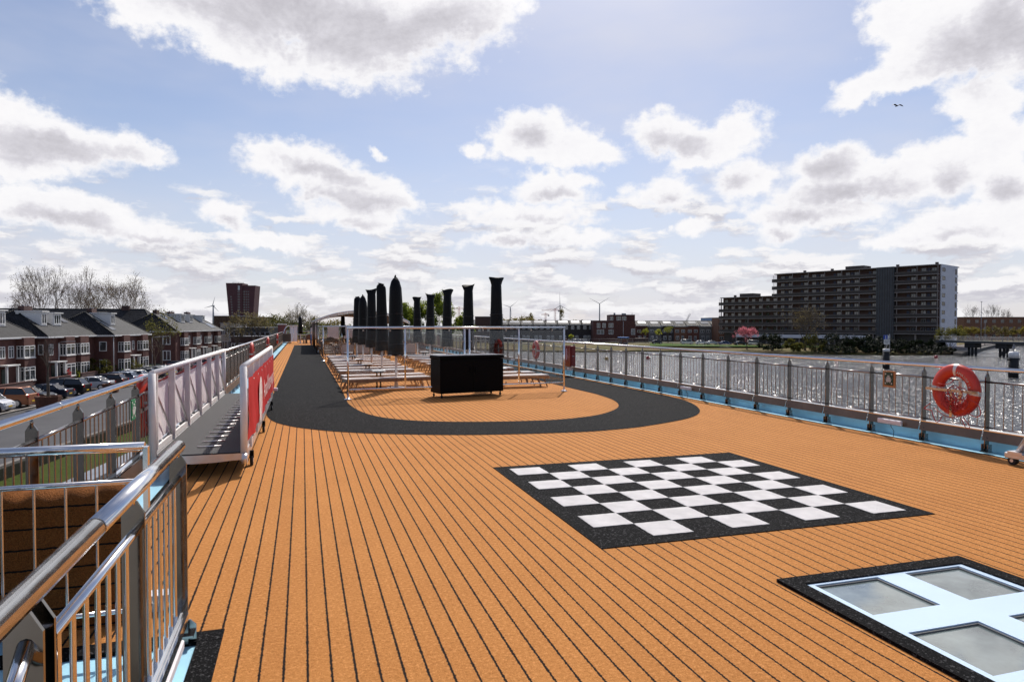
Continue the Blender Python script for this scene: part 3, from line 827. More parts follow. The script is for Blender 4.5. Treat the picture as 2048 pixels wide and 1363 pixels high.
# ------------------------------------------------------------------ lifebuoys
def buoy(loc, side, label, big=False, z=.82):
    """ring hanging on the rail; side -1 faces the left, +1 faces the right"""
    root = empty('lifebuoy', loc, 0, label, 'lifebuoy', 'red lifebuoys on the ship railings')
    n, m_ = 40, 16; Rm, r1, r2 = .285, .092, .062; b = MB(); P = []; Fc = []
    for i in range(n):
        a = 2 * PI * i / n
        for k in range(m_):
            t = 2 * PI * k / m_
            rr = Rm + r1 * math.cos(t)
            P.append((r2 * math.sin(t), rr * math.cos(a), rr * math.sin(a)))
    for i in range(n):
        for k in range(m_): Fc.append((i * m_ + k, ((i + 1) % n) * m_ + k, ((i + 1) % n) * m_ + (k + 1) % m_, i * m_ + (k + 1) % m_))
    b.add(P, Fc, 0, True); ring = b.build('ring', REDP, root)
    for a0 in (94, 184, 274, 4):
        b = MB(); P = []; Fc = []
        for i in range(4):
            a = R(a0 - 4.5 + 3 * i)
            for k in range(m_):
                t = 2 * PI * k / m_; rr = Rm + (r1 + .002) * math.cos(t); P.append(((r2 + .002) * math.sin(t), rr * math.cos(a), rr * math.sin(a)))
        for i in range(3):
            for k in range(m_): Fc.append((i * m_ + k, (i + 1) * m_ + k, (i + 1) * m_ + (k + 1) % m_, i * m_ + (k + 1) % m_))
        b.add(P, Fc, 0, True); b.build('reflective_band', REFL, root)
    x0 = side * .075
    b = MB(); b.box((x0 + side * .012, 0, .0), (.022, .82, .038)); b.build('cross_bar', STEEL, root)
    b = MB(); b.box((x0 + side * .012, 0, -.20), (.018, .04, .36)); b.box((side * -.09, 0, -.1), (.02, .05, .5)); b.build('bracket', STEEL, root)
    if big:
        rng = random.Random(11)
        b = MB()
        for k in range(17):      # coils of heaving line over the lower half
            cy_, cz_ = rng.uniform(-.17, .19), rng.uniform(-.22, -.03)
            w_, h_ = rng.uniform(.04, .10), rng.uniform(.04, .12); a0 = rng.uniform(0, 6)
            pts = []
            for j in range(14):
                a = a0 + j * .48; pts.append((x0 + side * (.03 + .02 * math.sin(3 * a + k)), cy_ + w_ * math.cos(a) * (1 + .1 * j / 14), cz_ + h_ * math.sin(a)))
            b.tube(pts, .0055, 5)
        for (pts) in ([(-.30, -.1), (-.42, -.16), (-.46, -.28), (-.40, -.33), (-.29, -.30)], [(-.20, -.36), (-.28, -.44), (-.30, -.50), (-.24, -.49), (-.18, -.38)], [(.12, -.38), (.17, -.46), (.22, -.48), (.27, -.40), (.30, -.31)], [(.32, -.22), (.40, -.28), (.42, -.31), (.30, -.32)],
                      [(-.08, .22), (-.02, .12), (.08, .08), (.20, .085)], [(-.30, -.22), (-.12, -.36), (.05, -.38), (.26, -.28)]):
            b.tube(smooth_path([(x0 + side * .03, -side * -p[0] * -1 if side < 0 else p[0], p[1]) for p in pts], 4), .006, 6)
        b.build('rope', ROPE, root)
        V, Fc = text_polys('A', .1)
        b = MB(); txt = 'AMASOFIA'
        for i, ch in enumerate(txt):
            V, Fc = text_polys(ch, .056)
            w = max(p[0] for p in V) if V else .05
            a = R(74 - 8.6 * i)           # clockwise from the top as read from the deck
            cyc, czc = (Rm - .03) * math.cos(a), (Rm - .03) * math.sin(a)
            out = []
            for p in V:
                lx, ly = p[0] - w / 2, p[1] - .01
                # reading direction runs clockwise; seen from the deck (-x side) right is -y
                tx, tz = math.sin(a), -math.cos(a)
                yy = cyc + tx * lx + math.cos(a) * ly; zz = czc + tz * lx + math.sin(a) * ly
                rad = math.hypot(yy, zz) - Rm
                depth = r2 * math.sqrt(max(0.02, 1 - (rad / r1) ** 2)) + .003
                out.append((-depth, -yy, zz))
            b.add(out, [tuple(reversed(f)) for f in Fc])
        b.build('name_lettering', REFL, ring)
    return root
buoy((UR - .10, 7.47, .82), -1, 'big red lifebuoy with tangled red rope hanging on the steel rail over the water', True)
buoy((UR - .10, 25.9, .76), -1, 'red lifebuoy on the river side rail seen through the glass screen')
buoy((UR - .10, 37.5, .80), -1, 'small far red lifebuoy on the river side rail behind the parasols')
buoy((UL - .06, 8.98, .80), 1, 'red lifebuoy half hidden behind the white tarpaulin of the gangway')
buoy((UL + .09, 24.9, .80), 1, 'red lifebuoy on the quay side rail just beyond the gangway')
buoy((UL + .09, 36.2, .80), 1, 'smaller red lifebuoy on the quay side rail, second beyond the gangway')
buoy((UL + .09, 49.7, .80), 1, 'tiny red lifebuoy on the quay side rail near the brown cabinet')

# ------------------------------------------------------------------ assembly point signs and strip lights on the rails
GREEN = pbr('sign_green', (.010, .045, .022), .45); GREENL = pbr('bright_sign_green', (.02, .22, .09), .45)
PLY = pbr('sign_backing', (.46, .20, .07), .5)
SIGNW = pbr('sign_white', (.72, .71, .68), .5)
def assembly_sign(loc, face, size, g, label, backing=True):
    root = empty('assembly_sign', loc, 0, label, 'sign')
    s = size; b = MB()
    if backing: MB().box((0, 0, 0), (.012, s * 1.45, s * 1.62)).build('backing', PLY, root)
    MB().box((face * .010, 0, .02 * s), (.012, s, s * 1.25)).build('plate', g, root)
    x = face * .0175; b = MB()
    def sq(cy_, cz_, w, h): b.box((x, cy_, cz_), (.002, w, h))
    for cy_ in (-.36, .36):
        for cz_ in (-.42, .48): sq(cy_ * s, cz_ * s, .12 * s, .12 * s)
    for cy_, h in ((-.19, .42), (-.06, .60), (.07, .60), (.20, .42)):
        b.lathe([(.0, 0), (.055 * s, .02 * s), (.055 * s, .08 * s), (0, .1 * s)], (x, cy_ * s, (h - .33) * s), 8); b.box((x, cy_ * s, (h / 2 - .32) * s), (.002, .085 * s, h * s * .86))
    for (y0, z0, y1, z1) in ((-.5, .1, -.1, -.4), (.5, .1, .1, -.4)):
        b.tube([(x, y0 * s * .9, z0 * s), (x, y1 * s, z1 * s)], .012 * s, 5)
    b.build('pictogram', SIGNW, root)
assembly_sign((UR - .03, 8.70, .885), -1, .165, GREEN, 'dark green assembly point sign on an orange backing on the river side rail')
assembly_sign((UL + .03, 8.02, .86), 1, .17, GREENL, 'bright green assembly point sign hanging on the quay side rail', False)
for y, lab in ((8.60, 'white strip light under the rail next to the assembly sign'), (14.65, 'white strip light low on the river side rail opposite the bend of the track'), (22.2, 'white strip light low on the rail below the red cabinet'), (29.0, 'white strip light low on the far river side rail behind the glass screen')):
    root = empty('strip_light', (UR - .115, y, .215), 0, lab, 'strip light', 'white strip lights along the river side rail')
    MB().box((0, 0, 0), (.05, .46, .075), bev=.012).build('housing', LAMPW, root)
    MB().tube(smooth_path([(0, -.02, -.03), (-.02, -.05, -.08), (.02, -.06, -.14), (-.03, -.1, -.22)], 4), .004, 5).build('cable', RUBBER, root)

# ------------------------------------------------------------------ red fire hose cabinet
REDC = pbr('dark_red_enamel', (.22, .008, .012), .16, 0, .1, 2, spec=.6)
root = empty('fire_cabinet', (UR - .14, 22.1, .32), 0, 'dark red fire hose cabinet hanging on the river side rail', 'fire cabinet')
MB().box((0, 0, .36), (.17, .52, .70), bev=.012).build('body', REDC, root)
d = MB().box((-.105, .02, .365), (.034, .58, .735), bev=.010).build('door', REDC, root)
b = MB()
for z, h in ((.53, .16), (.34, .22)): b.box((-.123, .06, z), (.002, .09, h))
b.build('door_marks', pbr('faded_print', (.62, .30, .36), .5), d)
MB().tube([(-.03, -.262, .36), (.02, -.268, .36)], .012, 8).build('latch', STEEL, root)

# ------------------------------------------------------------------ glass wind screens
def screen(v, x0, x1, dv, posts, label, small=False):
    root = empty('wind_screen', (x0, v, 0), math.atan2(dv, x1 - x0), label, 'glass screen', 'glass wind screens across the lounger area')
    Ls = math.hypot(x1 - x0, dv); zt, zb = 1.69, .235
    b = MB(); b.tube([(-.03, 0, zt), (Ls + .03, 0, zt)], .027, 12); b.build('top_rail', STEEL, root)
    b = MB(); b.tube([(0, 0, zb), (Ls, 0, zb)], .020, 10); b.build('bottom_rail', STEEL, root)
    for x in posts:
        end = x in (posts[0], posts[-1])
        b = MB(); b.tube([(x, 0, 0 if end else zb), (x, 0, zt - .02)], .023, 10); o = b.build('post', STEEL, root)
        if end: MB().lathe([(.09, 0), (.09, .012), (.05, .02), (.024, .05)], (x, 0, .008), 16).build('foot_flange', STEEL, o)
    for i in range(len(posts) - 1):
        a, c = posts[i] + .045, posts[i + 1] - .045
        if c - a < .2: continue
        for (z0, z1) in ((.30, 1.125), (1.135, 1.62)):
            MB().quad((a, 0, z0), (c, 0, z0), (c, 0, z1), (a, 0, z1)).build('glass_pane', GLASS, root)
        if not small:
            b = MB()
            for x in (a + .25 * (c - a), a + .75 * (c - a)):
                b.box((x, 0, 1.625), (.035, .03, .045), bev=.006); b.box((x, 0, .285), (.035, .03, .045), bev=.006)
            for z in (.55, 1.0, 1.35):
                for x in (a - .012, c + .012): b.box((x, 0, z), (.05, .03, .03), bev=.005)
            b.build('clamps', STEEL_DULL, root)
    return root
screen(16.40, 1.01, 6.60, .42, [0, 1.36, 2.86, 2.99, 4.32, 5.606], 'tall steel and glass wind screen, nearest of the screens, in front of the loungers')
screen(34.3, .955, 6.9, 0, [0, 1.5, 3.0, 4.5, 5.945], 'second glass wind screen between the loungers and the wicker chairs', True)
screen(46.2, .98, 6.9, 0, [0, 1.5, 3.0, 4.5, 5.92], 'far glass wind screen under the front edge of the curved canopy', True)

# ------------------------------------------------------------------ black bar cart on castors
BA = math.atan2(.466, 1.673)
root = empty('bar_cart', (3.13, 16.02, 0), math.atan2(.35, 1.70), 'black box shaped bar cart on small castors in front of the glass screen', 'bar cart')
Lb, Wb = 1.70, .62
MB().box((Lb / 2, Wb / 2, .52), (Lb, Wb, .82), bev=.006).build('cabinet', BLACKM, root)
for k_ in range(2):
    dr = MB().box((Lb * (.25 + .5 * k_), -.004, .52), (Lb / 2 - .03, .012, .74), bev=.004).build('door', BLACKM, root)
    MB().tube([(Lb / 2 + (.07 if k_ else -.07), -.03, .60), (Lb / 2 + (.07 if k_ else -.07), -.03, .74)], .008, 6).build('handle', BLACKM, dr)
b = MB(); b.box((Lb / 2, Wb / 2, .975), (Lb + .03, Wb + .03, .07), bev=.008); b.build('lid', BLACKM, root)
P = []; Fc = []; n = 66
for i in range(n + 1):
    z = 1.018 + .008 * (i % 2); x = Lb * i / n; P += [(x, 0.0, z), (x, Wb, z)]
Fc = [(2 * i, 2 * i + 2, 2 * i + 3, 2 * i + 1) for i in range(n)]
MB().add(P, Fc).build('ribbed_top', pbr('ribbed_worktop', (.30, .29, .30), .35, .4), root)
for x in (.06, Lb - .06):
    for y in (.06, Wb - .06):
        c = empty('caster', (x, y, 0), parent=root); KIDS.setdefault(root.name, []).append(c)
        MB().tube([(0, 0, .07), (0, 0, .12)], .016, 8).build('stem', BLACKM, c)
        MB().tube([(-.014, 0, .038), (.014, 0, .038)], .036, 14).build('wheel', RUBBER, c)

# ------------------------------------------------------------------ loungers
def lounger_proto():
    root = empty('sun_lounger', (0, 0, 0))
    Lg, Wd, zt = 2.34, .60, .335
    b = MB()
    for y in (.015, Wd - .015): b.box((Lg / 2, y, zt - .055), (Lg, .028, .085), bev=.004)
    for x in (.015, Lg - .015): b.box((x, Wd / 2, zt - .055), (.028, Wd - .06, .085))
    fr = b.build('frame', WOOD, root)
    b = MB()
    for k in range(6): b.box((Lg * .29, .075 + k * .09, zt - .006), (Lg * .58 - .02, .074, .020), bev=.003)
    b.build('seat_slats', WOODTOP, root)
    b = MB()
    for k in range(6): b.box((Lg * .79, .075 + k * .09, zt - .004), (Lg * .42 - .02, .074, .020), bev=.003)
    b.build('backrest', WOODTOP, root)
    for x0, dx_ in ((.10, -.10), (.30, -.10), (Lg - .34, .10), (Lg - .14, .10)):
        for y in (.05, Wd - .05):
            MB().tube([(x0, y, zt - .10), (x0 + dx_, y, .0)], .019, 4, smooth=False).build('leg', WOOD, root)
    return root
proto = lounger_proto(); first = True
LV = [18.15, 19.38, 21.59, 22.93, 24.64, 26.14, 27.86, 29.2, 31.0, 32.4]
LROT = [10, 7.5, 5, 4, 3, 2.5, 2, 2, 1, 1]
for bank, (x0, nm) in enumerate(((1.09, 'left bank'), (4.36, 'right bank'))):
    for i, v in enumerate(LV):
        o = proto if first else copy_tree(proto); first = False
        rz = R(LROT[i] if bank == 0 else LROT[i] * .25)
        o.location = (x0, v + (0.0 if bank == 0 else -.05), .006); o.rotation_euler = (0, 0, rz)
        tag(o, f'pale wooden sun lounger, {ORD[i]} from the glass screen in the {nm}', 'sun lounger', 'wooden sun loungers on the deck')
# side tables
def table_proto():
    root = empty('side_table', (0, 0, 0))
    MB().box((0, 0, .50), (.36, .36, .022), bev=.006).build('table_top', WHITE, root)
    b = MB(); b.box((0, 0, .475), (.24, .24, .03)); b.tube([(-.05, 0, .02), (-.05, 0, .47)], .022, 8); b.tube([(.05, 0, .02), (.05, 0, .47)], .022, 8); b.build('pedestal', BLACKM, root)
    MB().box((0, 0, .012), (.28, .28, .02)).build('foot', BLACKM, root)
    return root
tp = table_proto(); first = True
for bank, (x, nm) in enumerate(((1.99, 'left'), (5.45, 'right'))):
    for i, v in enumerate((18.95, 22.3, 25.5, 28.6, 31.8)):
        o = tp if first else copy_tree(tp); first = False
        o.location = (x, v, .006)
        tag(o, f'small white side table, {ORD[i]} from the glass screen between the {nm} bank loungers', 'side table', 'white side tables between loungers')

# ------------------------------------------------------------------ closed parasols in black covers
PVC = pbr('black_parasol_cover', (.0035, .0035, .004), .42, 0, .3, 6, .3, 4, spec=.16)
POLE = pbr('pale_pole', (.62, .58, .56), .4, .1)
def parasol(loc, seed, style, label, h=3.07, group='closed parasols in black covers'):
    """style 'pointed' (tied top), 'open' (bag mouth turned up) or 'folded' (flattened top)"""
    rng = random.Random(seed)
    root = empty('parasol', loc, 0, label, 'parasol', group)
    zb = .92; n = 20; b = MB(); P = []; Fc = []
    if style == 'pointed': prof = [(.225, 0), (.21, .12), (.195, .4), (.18, .7), (.165, .85), (.12, .93), (.06, .975), (.022, .985), (.03, 1.0), (.012, 1.01)]
    elif style == 'open': prof = [(.225, 0), (.205, .15), (.18, .45), (.16, .72), (.15, .88), (.142, .91), (.165, .95), (.205, 1.0)]
    else: prof = [(.225, 0), (.205, .15), (.18, .45), (.16, .75), (.15, .90), (.14, .95), (.11, .975), (.07, .985), (.10, 1.0)]
    ph = [rng.uniform(0, 6.28) for _ in range(5)]
    H_ = h - zb
    for (r_, t) in prof:
        for k in range(n):
            a = 2 * PI * k / n
            rr = r_ * (1 + .05 * math.sin(3 * a + ph[0] + t * 3) + .022 * math.sin(7 * a + ph[1] - 4 * t) + rng.uniform(-.006, .006))
            ax = 1.0; ay = 1.0
            if style != 'pointed' and t > .85:      # the top is pinched flat
                q = (t - .85) / .15; ay = 1 - .72 * q; ax = 1 + .10 * q
            lean = .02 * math.sin(ph[2]) * t
            z = zb + H_ * t
            if t >= .95: z += (.022 * math.cos(2 * a + ph[2]) + .040 * math.cos(a + ph[3])) * (1 if style == 'open' else .4)
            if t == 0: z += .015 * math.sin(5 * a + ph[4])
            P.append((rr * math.cos(a) * ax + lean, rr * math.sin(a) * ay, z))
    m_ = len(prof)
    for i in range(m_ - 1):
        for k in range(n): Fc.append((i * n + k, i * n + (k + 1) % n, (i + 1) * n + (k + 1) % n, (i + 1) * n + k))
    if style != 'open': Fc.append(tuple((m_ - 1) * n + k for k in range(n)))
    else:
        c = len(P); P.append((0, 0, zb + H_ * .9))
        for k in range(n): Fc.append(((m_ - 1) * n + k, (m_ - 1) * n + (k + 1) % n, c))
    c = len(P); P.append((0, 0, zb + .25))
    for k in range(n): Fc.append(((k + 1) % n, k, c))
    b.add(P, Fc, 0, True); b.build('cover', PVC, root)
    for zz, rr in ((zb + .30, .222), (zb + H_ * .52, .19)):
        MB().tube([(rr * math.cos(a), rr * math.sin(a), zz + .012 * math.sin(2 * a + ph[1])) for a in [2 * PI * i / 20 for i in range(20)]], .011, 5, close=True).build('strap', RUBBER, root)
    MB().tube([(0, 0, .02), (0, 0, zb + .3)], .036, 12).build('pole', POLE, root)
    MB().lathe([(.26, 0), (.26, .03), (.05, .045), (.045, .2)], (0, 0, .006), 18).build('base_plate', POLE, root)
    return root
PV = [18.9, 22.4, 25.9, 29.6, 33.0]
for i, (v, st) in enumerate(zip(PV, ('pointed', 'folded', 'open', 'pointed2', 'folded'))):
    parasol((2.46, v, .006), 20 + i, 'pointed' if st.startswith('pointed') else st, f'closed parasol in a black cover, {ORD[i]} from the front in the left row', 3.09 if i != 3 else 3.02)
for i, v in enumerate(PV):
    parasol((5.33, v, .006), 40 + i, 'open', f'closed parasol, black cover with flared top, {ORD[i]} from the front in the right row', 3.09)
parasol((-.19, 68.0, .006), 61, 'pointed', 'far slim closed parasol in a black cover standing at the end of the track', 2.62)
parasol((3.05, 55.5, .006), 62, 'folded', 'closed black parasol standing under the curved canopy', 2.45)

# ------------------------------------------------------------------ curved canopy
root = empty('canopy', (.86, 44.5, 0), 0, 'curved steel canopy on slim bronze columns over the wicker chairs', 'canopy')
def arc(x): # height of the roof across the deck
    t = (x - 2.75) / 3.0
    return 2.68 - .60 * t * t - .10 * t ** 4
BRONZE = pbr('bronze_canopy_frame', (.20, .13, .09), .30, .8, .1, 4)
LIN = pbr('canopy_lining', (.085, .05, .035), .7)
b = MB(); xs = [-.12 + 5.9 * k / 36 for k in range(37)]
for (dz, mi) in ((0, 0), (-.10, 1)):
    P = []
    for x in xs: P += [(x, -.3, arc(x) + dz), (x, 19.0, arc(x) + dz)]
    b.add(P, [(2 * k, 2 * k + 2, 2 * k + 3, 2 * k + 1) for k in range(36)], mi, True)
b.build('roof', [pbr('canopy_roof_sheet', (.55, .53, .54), .35, .6, .1, 2), LIN], root)
b = MB()
for y in (-.32, 6.2, 12.6, 19.0):
    P = []
    for x in xs: P += [(x, y - .02, arc(x) + .02), (x, y - .02, arc(x) - .17)]
    b.add(P, [(2 * k, 2 * k + 1, 2 * k + 3, 2 * k + 2) for k in range(36)], 0, True)
    b.tube([(x, y, arc(x) - .03) for x in xs], .05, 8); b.tube([(x, y, arc(x) - .13) for x in xs], .03, 8)
b.build('arch', STEEL, root)
for y in (0, 7.75, 13.4, 18.7):
    for x in (0, 5.55):
        MB().tube([(x, y, 0.006), (x, y, arc(x) - .05)], .045, 10).build('column', BRONZE, root)

# ------------------------------------------------------------------ wicker chairs and tables under and in front of the canopy
WICK = pbr('brown_wicker', (.13, .07, .045), .7, 0, .4, 40, .5, 90)
WICKP = pbr('pale_wicker', (.42, .30, .25), .7, 0, .3, 40, .5, 90)
def chair_proto(m_):
    root = empty('wicker_chair', (0, 0, 0))
    MB().box((0, 0, .42), (.52, .50, .08), bev=.02).build('seat', m_, root)
    b = MB(); n = 9; P = []
    for k in range(n):
        a = PI * (k / (n - 1)); x, y = -.27 * math.cos(a), .20 + .10 * math.sin(a)
        P += [(x, y, .40), (x, y, .86 - .06 * abs(math.cos(a)))]
    b.add(P, [(2 * k, 2 * k + 2, 2 * k + 3, 2 * k + 1) for k in range(n - 1)], 0, True); b.build('backrest', m_, root)
    for s in (-1, 1):
        b = MB(); b.box((s * .27, 0, .62), (.05, .46, .04), bev=.01); b.box((s * .27, -.2, .5), (.04, .04, .24)); b.build('armrest', m_, root)
        for y in (-.21, .21): MB().box((s * .24, y, .2), (.04, .04, .4)).build('leg', m_, root)
    return root
def dtable_proto():
    root = empty('deck_table', (0, 0, 0))
    MB().box((0, 0, .73), (.85, .85, .03), bev=.006).build('table_top', WOOD, root)
    for x in (-.36, .36):
        for y in (-.36, .36): MB().box((x, y, .36), (.05, .05, .72)).build('leg', WOOD, root)
    return root
cp, cq, tq = chair_proto(WICK), chair_proto(WICKP), dtable_proto(); used = {'a': 0, 'b': 0, 't': 0}
def place(pr, key, loc, rz, lab, cat, grp):
    o = pr if not used[key] else copy_tree(pr); used[key] += 1
    o.location = loc; o.rotation_euler = (0, 0, rz); tag(o, lab, cat, grp)
spots = [(1.9, 36.6), (4.0, 36.4), (5.9, 36.8), (1.9, 40.0), (4.0, 39.8), (5.9, 40.2), (2.0, 48.5), (4.2, 48.5), (2.0, 52.5), (4.3, 52.6), (.55, 68.6)]
side_n = ['left', 'middle', 'right']
for i, (x, y) in enumerate(spots):
    where = f'{ORD[i // 3]}-row {side_n[i % 3]} deck table before the canopy' if i < 6 else (f'{ORD[(i - 6) // 2]}-row {"left" if x < 3 else "right"} deck table under the canopy' if i < 10 else 'deck table beside the far slim parasol')
    place(tq, 't', (x, y, .006), .05 * i, f'square wooden {where}', 'table', 'square wooden deck tables')
    for k, (dx_, dy_, a, sd_) in enumerate(((-.62, 0, PI / 2, 'left'), (.62, 0, -PI / 2, 'right'), (0, .62, 0, 'far'), (0, -.62, PI, 'near'))):
        place(cp, 'a', (x + dx_, y + dy_, .006), a + .1 * ((i * 7 + k * 3) % 5 - 2), f'brown wicker armchair on the {sd_} side of the {where}', 'chair', 'brown wicker armchairs at the deck tables')
for k, x in enumerate((2.05, 2.75, 5.0)):
    place(cq, 'b', (x, 33.55, .006), PI + .1 * k, f'pale wicker chair behind the last loungers, {ORD[k]} from the track', 'chair', 'pale wicker chairs behind the loungers')

# ------------------------------------------------------------------ fittings at the far end of the deck
root = empty('deck_cabinet', (-1.42, 66.2, 0), 0, 'brown box cabinet on a low trolley at the far end of the quay side rail', 'cabinet')
BRN = pbr('brown_panel', (.085, .065, .05), .6, 0, .15, 2)
MB().box((0, 0, .60), (.78, .6, .76), bev=.01).build('body', BRN, root); MB().box((0, 0, .14), (.86, .66, .06)).build('trolley_base', RUBBER, root); MB().box((0, 0, .22), (.88, .7, .03)).build('shelf_edge', ALU, root)
for x in (-.3, .3): MB().tube([(x - .02, -.3, .06), (x + .02, -.3, .06)], .055, 12).build('wheel', RUBBER, root)
MB().box((-.56, 0, .55), (.12, .3, 1.08)).build('side_panel', BLACKM, root)
root = empty('funnel_housing', (-2.05, 75.0, 0), 0, 'dark red brown funnel housing with a white cap at the far end of the ship', 'funnel housing')
MB().box((0, 0, .9), (.78, .9, 1.8), bev=.02).build('casing', pbr('red_brown_paint', (.13, .03, .03), .5, 0, .1, 2), root); MB().box((0, 0, 1.85), (.98, 1.1, .09)).build('cap', WHITE, root)
PANELW = pbr('white_wind_panel', (.78, .74, .76), .5)
def wpanel(x, w, y, lab, z0=.15, z1=1.62):
    root = empty('canvas_screen', (x, y, 0), 0, lab, 'wind panel', 'white canvas wind panels at the far end of the deck')
    MB().box((w / 2, 0, (z0 + z1) / 2), (w - .06, .02, z1 - z0)).build('canvas', PANELW, root)
    b = MB()
    for q in (0, w): b.tube([(q, 0, 0), (q, 0, z1 + .03)], .025, 8)
    b.tube([(0, 0, z1 + .03), (w, 0, z1 + .03)], .025, 8); b.build('frame', STEEL_DULL, root)
wpanel(-1.20, .72, 71.0, 'white canvas wind panel beside the brown cabinet')
for k, lab in enumerate(('just left of the canopy columns', 'first behind the wicker chairs', 'second behind the wicker chairs', 'third behind the wicker chairs')):
    wpanel(.75 + k * 1.62, 1.15 if k else .55, 71.0, f'white canvas wind panel {lab}', .4)
root = empty('arched_rail', (-1.75, 70.0, 0), 0, 'bent steel tube rail arching over to the white wind panel', 'rail')
MB().tube(smooth_path([(0, 0, 1.0), (.06, .2, 1.3), (.25, .5, 1.58), (.6, .8, 1.69), (1.9, 1.3, 1.70)], 5), .03, 8).build('tube', STEEL, root); MB().tube([(.9, 1, 0), (.9, 1, 1.69)], .025, 8).build('post', STEEL, root)
root = empty('end_railing', (-1.75, 80, 0), 0, 'far steel railing closing off the end of the deck', 'railing')
b = MB()
for z in (.35, .7, 1.05): b.tube([(0, 0, z), (10.8, 0, z)], .025, 8)
b.build('rails', STEEL, root)
for k in range(9): MB().tube([(10.8 * k / 8, 0, 0), (10.8 * k / 8, 0, 1.05)], .025, 8).build('post', STEEL, root)
root = empty('blue_post', (.72, 62.5, 0), 0, 'bright blue post with a lamp at the head of the canopy columns', 'post')
MB().tube([(0, 0, 0), (0, 0, .95)], .055, 10).build('sleeve', pbr('blue_sleeve', (.03, .16, .42), .5), root); MB().tube([(0, 0, .95), (0, 0, 1.55)], .02, 8).build('pole', STEEL_DULL, root); MB().box((0, 0, 1.6), (.14, .14, .16), bev=.02).build('lamp', BLACKM, root)

# ------------------------------------------------------------------ foot of a rolling boarding stair at the right edge of the picture
root = empty('rolling_stair', (8.52, 6.27, 0), 0, 'aluminium foot of a rolling boarding stair at the right edge by the rail', 'boarding stair')
b = MB(); b.box((.0, -.42, .115), (.08, 1.1, .07), bev=.008); b.build('base_bar', ALU, root)
b = MB(); b.tube([(.0, -.02, .15), (.06, -.75, 1.5)], .042, 12); b.build('strut', ALU, root)
MB().box((.0, -.02, .16), (.13, .18, .03)).build('foot_plate', ALU, root)
for y in (.04, -.86):
    w = empty('wheel', (.0, y, .055), parent=root); KIDS.setdefault(root.name, []).append(w)
    MB().tube([(-.03, 0, 0), (.03, 0, 0)], .052, 16).build('tyre', RUBBER, w)
    MB().tube([(-.033, 0, 0), (.033, 0, 0)], .022, 10).build('hub', ALU, w)
b = MB(); b.box((.55, -1.1, .8), (.9, .8, .04)); b.box((.55, -1.4, 1.2), (.9, .6, .04)); b.box((.12, -1.25, .62), (.05, .9, 1.1)); b.build('steps', ALU, root)
# river and ground stand-ins come with the far shore below

# ================================================================== WATER, GROUND, FAR SHORE
def water_material():
    m, N, b, out = start('river_water')
    P = N.node('ShaderNodeTexCoord').outputs['Object']
    b.inputs['Base Color'].default_value = (.055, .056, .060, 1); b.inputs['Roughness'].default_value = .15
    b.inputs['IOR'].default_value = 1.33; b.inputs['Specular IOR Level'].default_value = .5
    vr = N.node('ShaderNodeVectorRotate', rotation_type='Z_AXIS'); N.put(vr.inputs['Vector'], P); vr.inputs['Angle'].default_value = R(SUN_AZ)
    Q = N.v('MULTIPLY', vr.outputs[0], (1.6, 1.15, 1))
    h = N.m('ADD', N.m('MULTIPLY', N.noise(Q, .50, 1, .5), .75), N.m('MULTIPLY', N.noise(Q, 1.7, 1, .5), .30))
    h = N.m('ADD', h, N.m('MULTIPLY', N.noise(Q, 4.5, 2, .5), .045))
    patch = N.lin(N.noise(P, .03, 3, .5), .35, .65, .55, 1.15)
    bn = N.node('ShaderNodeBump'); bn.inputs['Strength'].default_value = 1.0; bn.inputs['Distance'].default_value = 1.1
    N.put(bn.inputs['Height'], N.m('MULTIPLY', h, patch)); N.l.new(bn.outputs[0], b.inputs['Normal'])
    return m
o = MB().quad((-1500, -1500, WATER_Z), (2500, -1500, WATER_Z), (2500, 3000, WATER_Z), (-1500, 3000, WATER_Z)).build('water', water_material())
tag(o, kind='structure')

def ground_material(name, cols, scale, bump=.4):
    m, N, b, out = start(name)
    P = N.node('ShaderNodeTexCoord').outputs['Object']
    f = N.noise(P, scale, 6, .65); g = N.noise(P, scale * 9, 4, .65)
    c = N.ramp(N.m('ADD', N.m('MULTIPLY', f, .7), N.m('MULTIPLY', g, .3)), [(.3 + .4 * i / max(1, len(cols) - 1), q) for i, q in enumerate(cols)])
    N.put(b.inputs['Base Color'], c); b.inputs['Roughness'].default_value = .95; b.inputs['Specular IOR Level'].default_value = .1
    bn = N.node('ShaderNodeBump'); bn.inputs['Strength'].default_value = bump; bn.inputs['Distance'].default_value = .3
    N.put(bn.inputs['Height'], g); N.l.new(bn.outputs[0], b.inputs['Normal'])
    return m
GRASS = ground_material('meadow_grass', [(.035, .045, .010), (.085, .085, .025), (.17, .125, .065), (.06, .08, .018)], .12)
LAWN = ground_material('lawn_green', [(.025, .05, .006), (.055, .10, .012), (.05, .075, .012)], .3)
EARTH = ground_material('bare_earth', [(.16, .12, .08), (.28, .22, .16), (.20, .16, .11)], .25)
CITY = ground_material('city_ground', [(.05, .05, .04), (.10, .10, .07), (.05, .07, .02)], .02)
ASPH = pbr('asphalt', (.058, .056, .060), .85, 0, .25, .5, .3, 30)
PAVE = ground_material('pavement_slabs', [(.15, .13, .125), (.21, .19, .18)], .7)
KERB = pbr('kerb_stone', (.36, .33, .30), .8, 0, .2, 2)
CONC = pbr('quay_concrete', (.16, .145, .13), .85, 0, .4, .8, .3, 8)
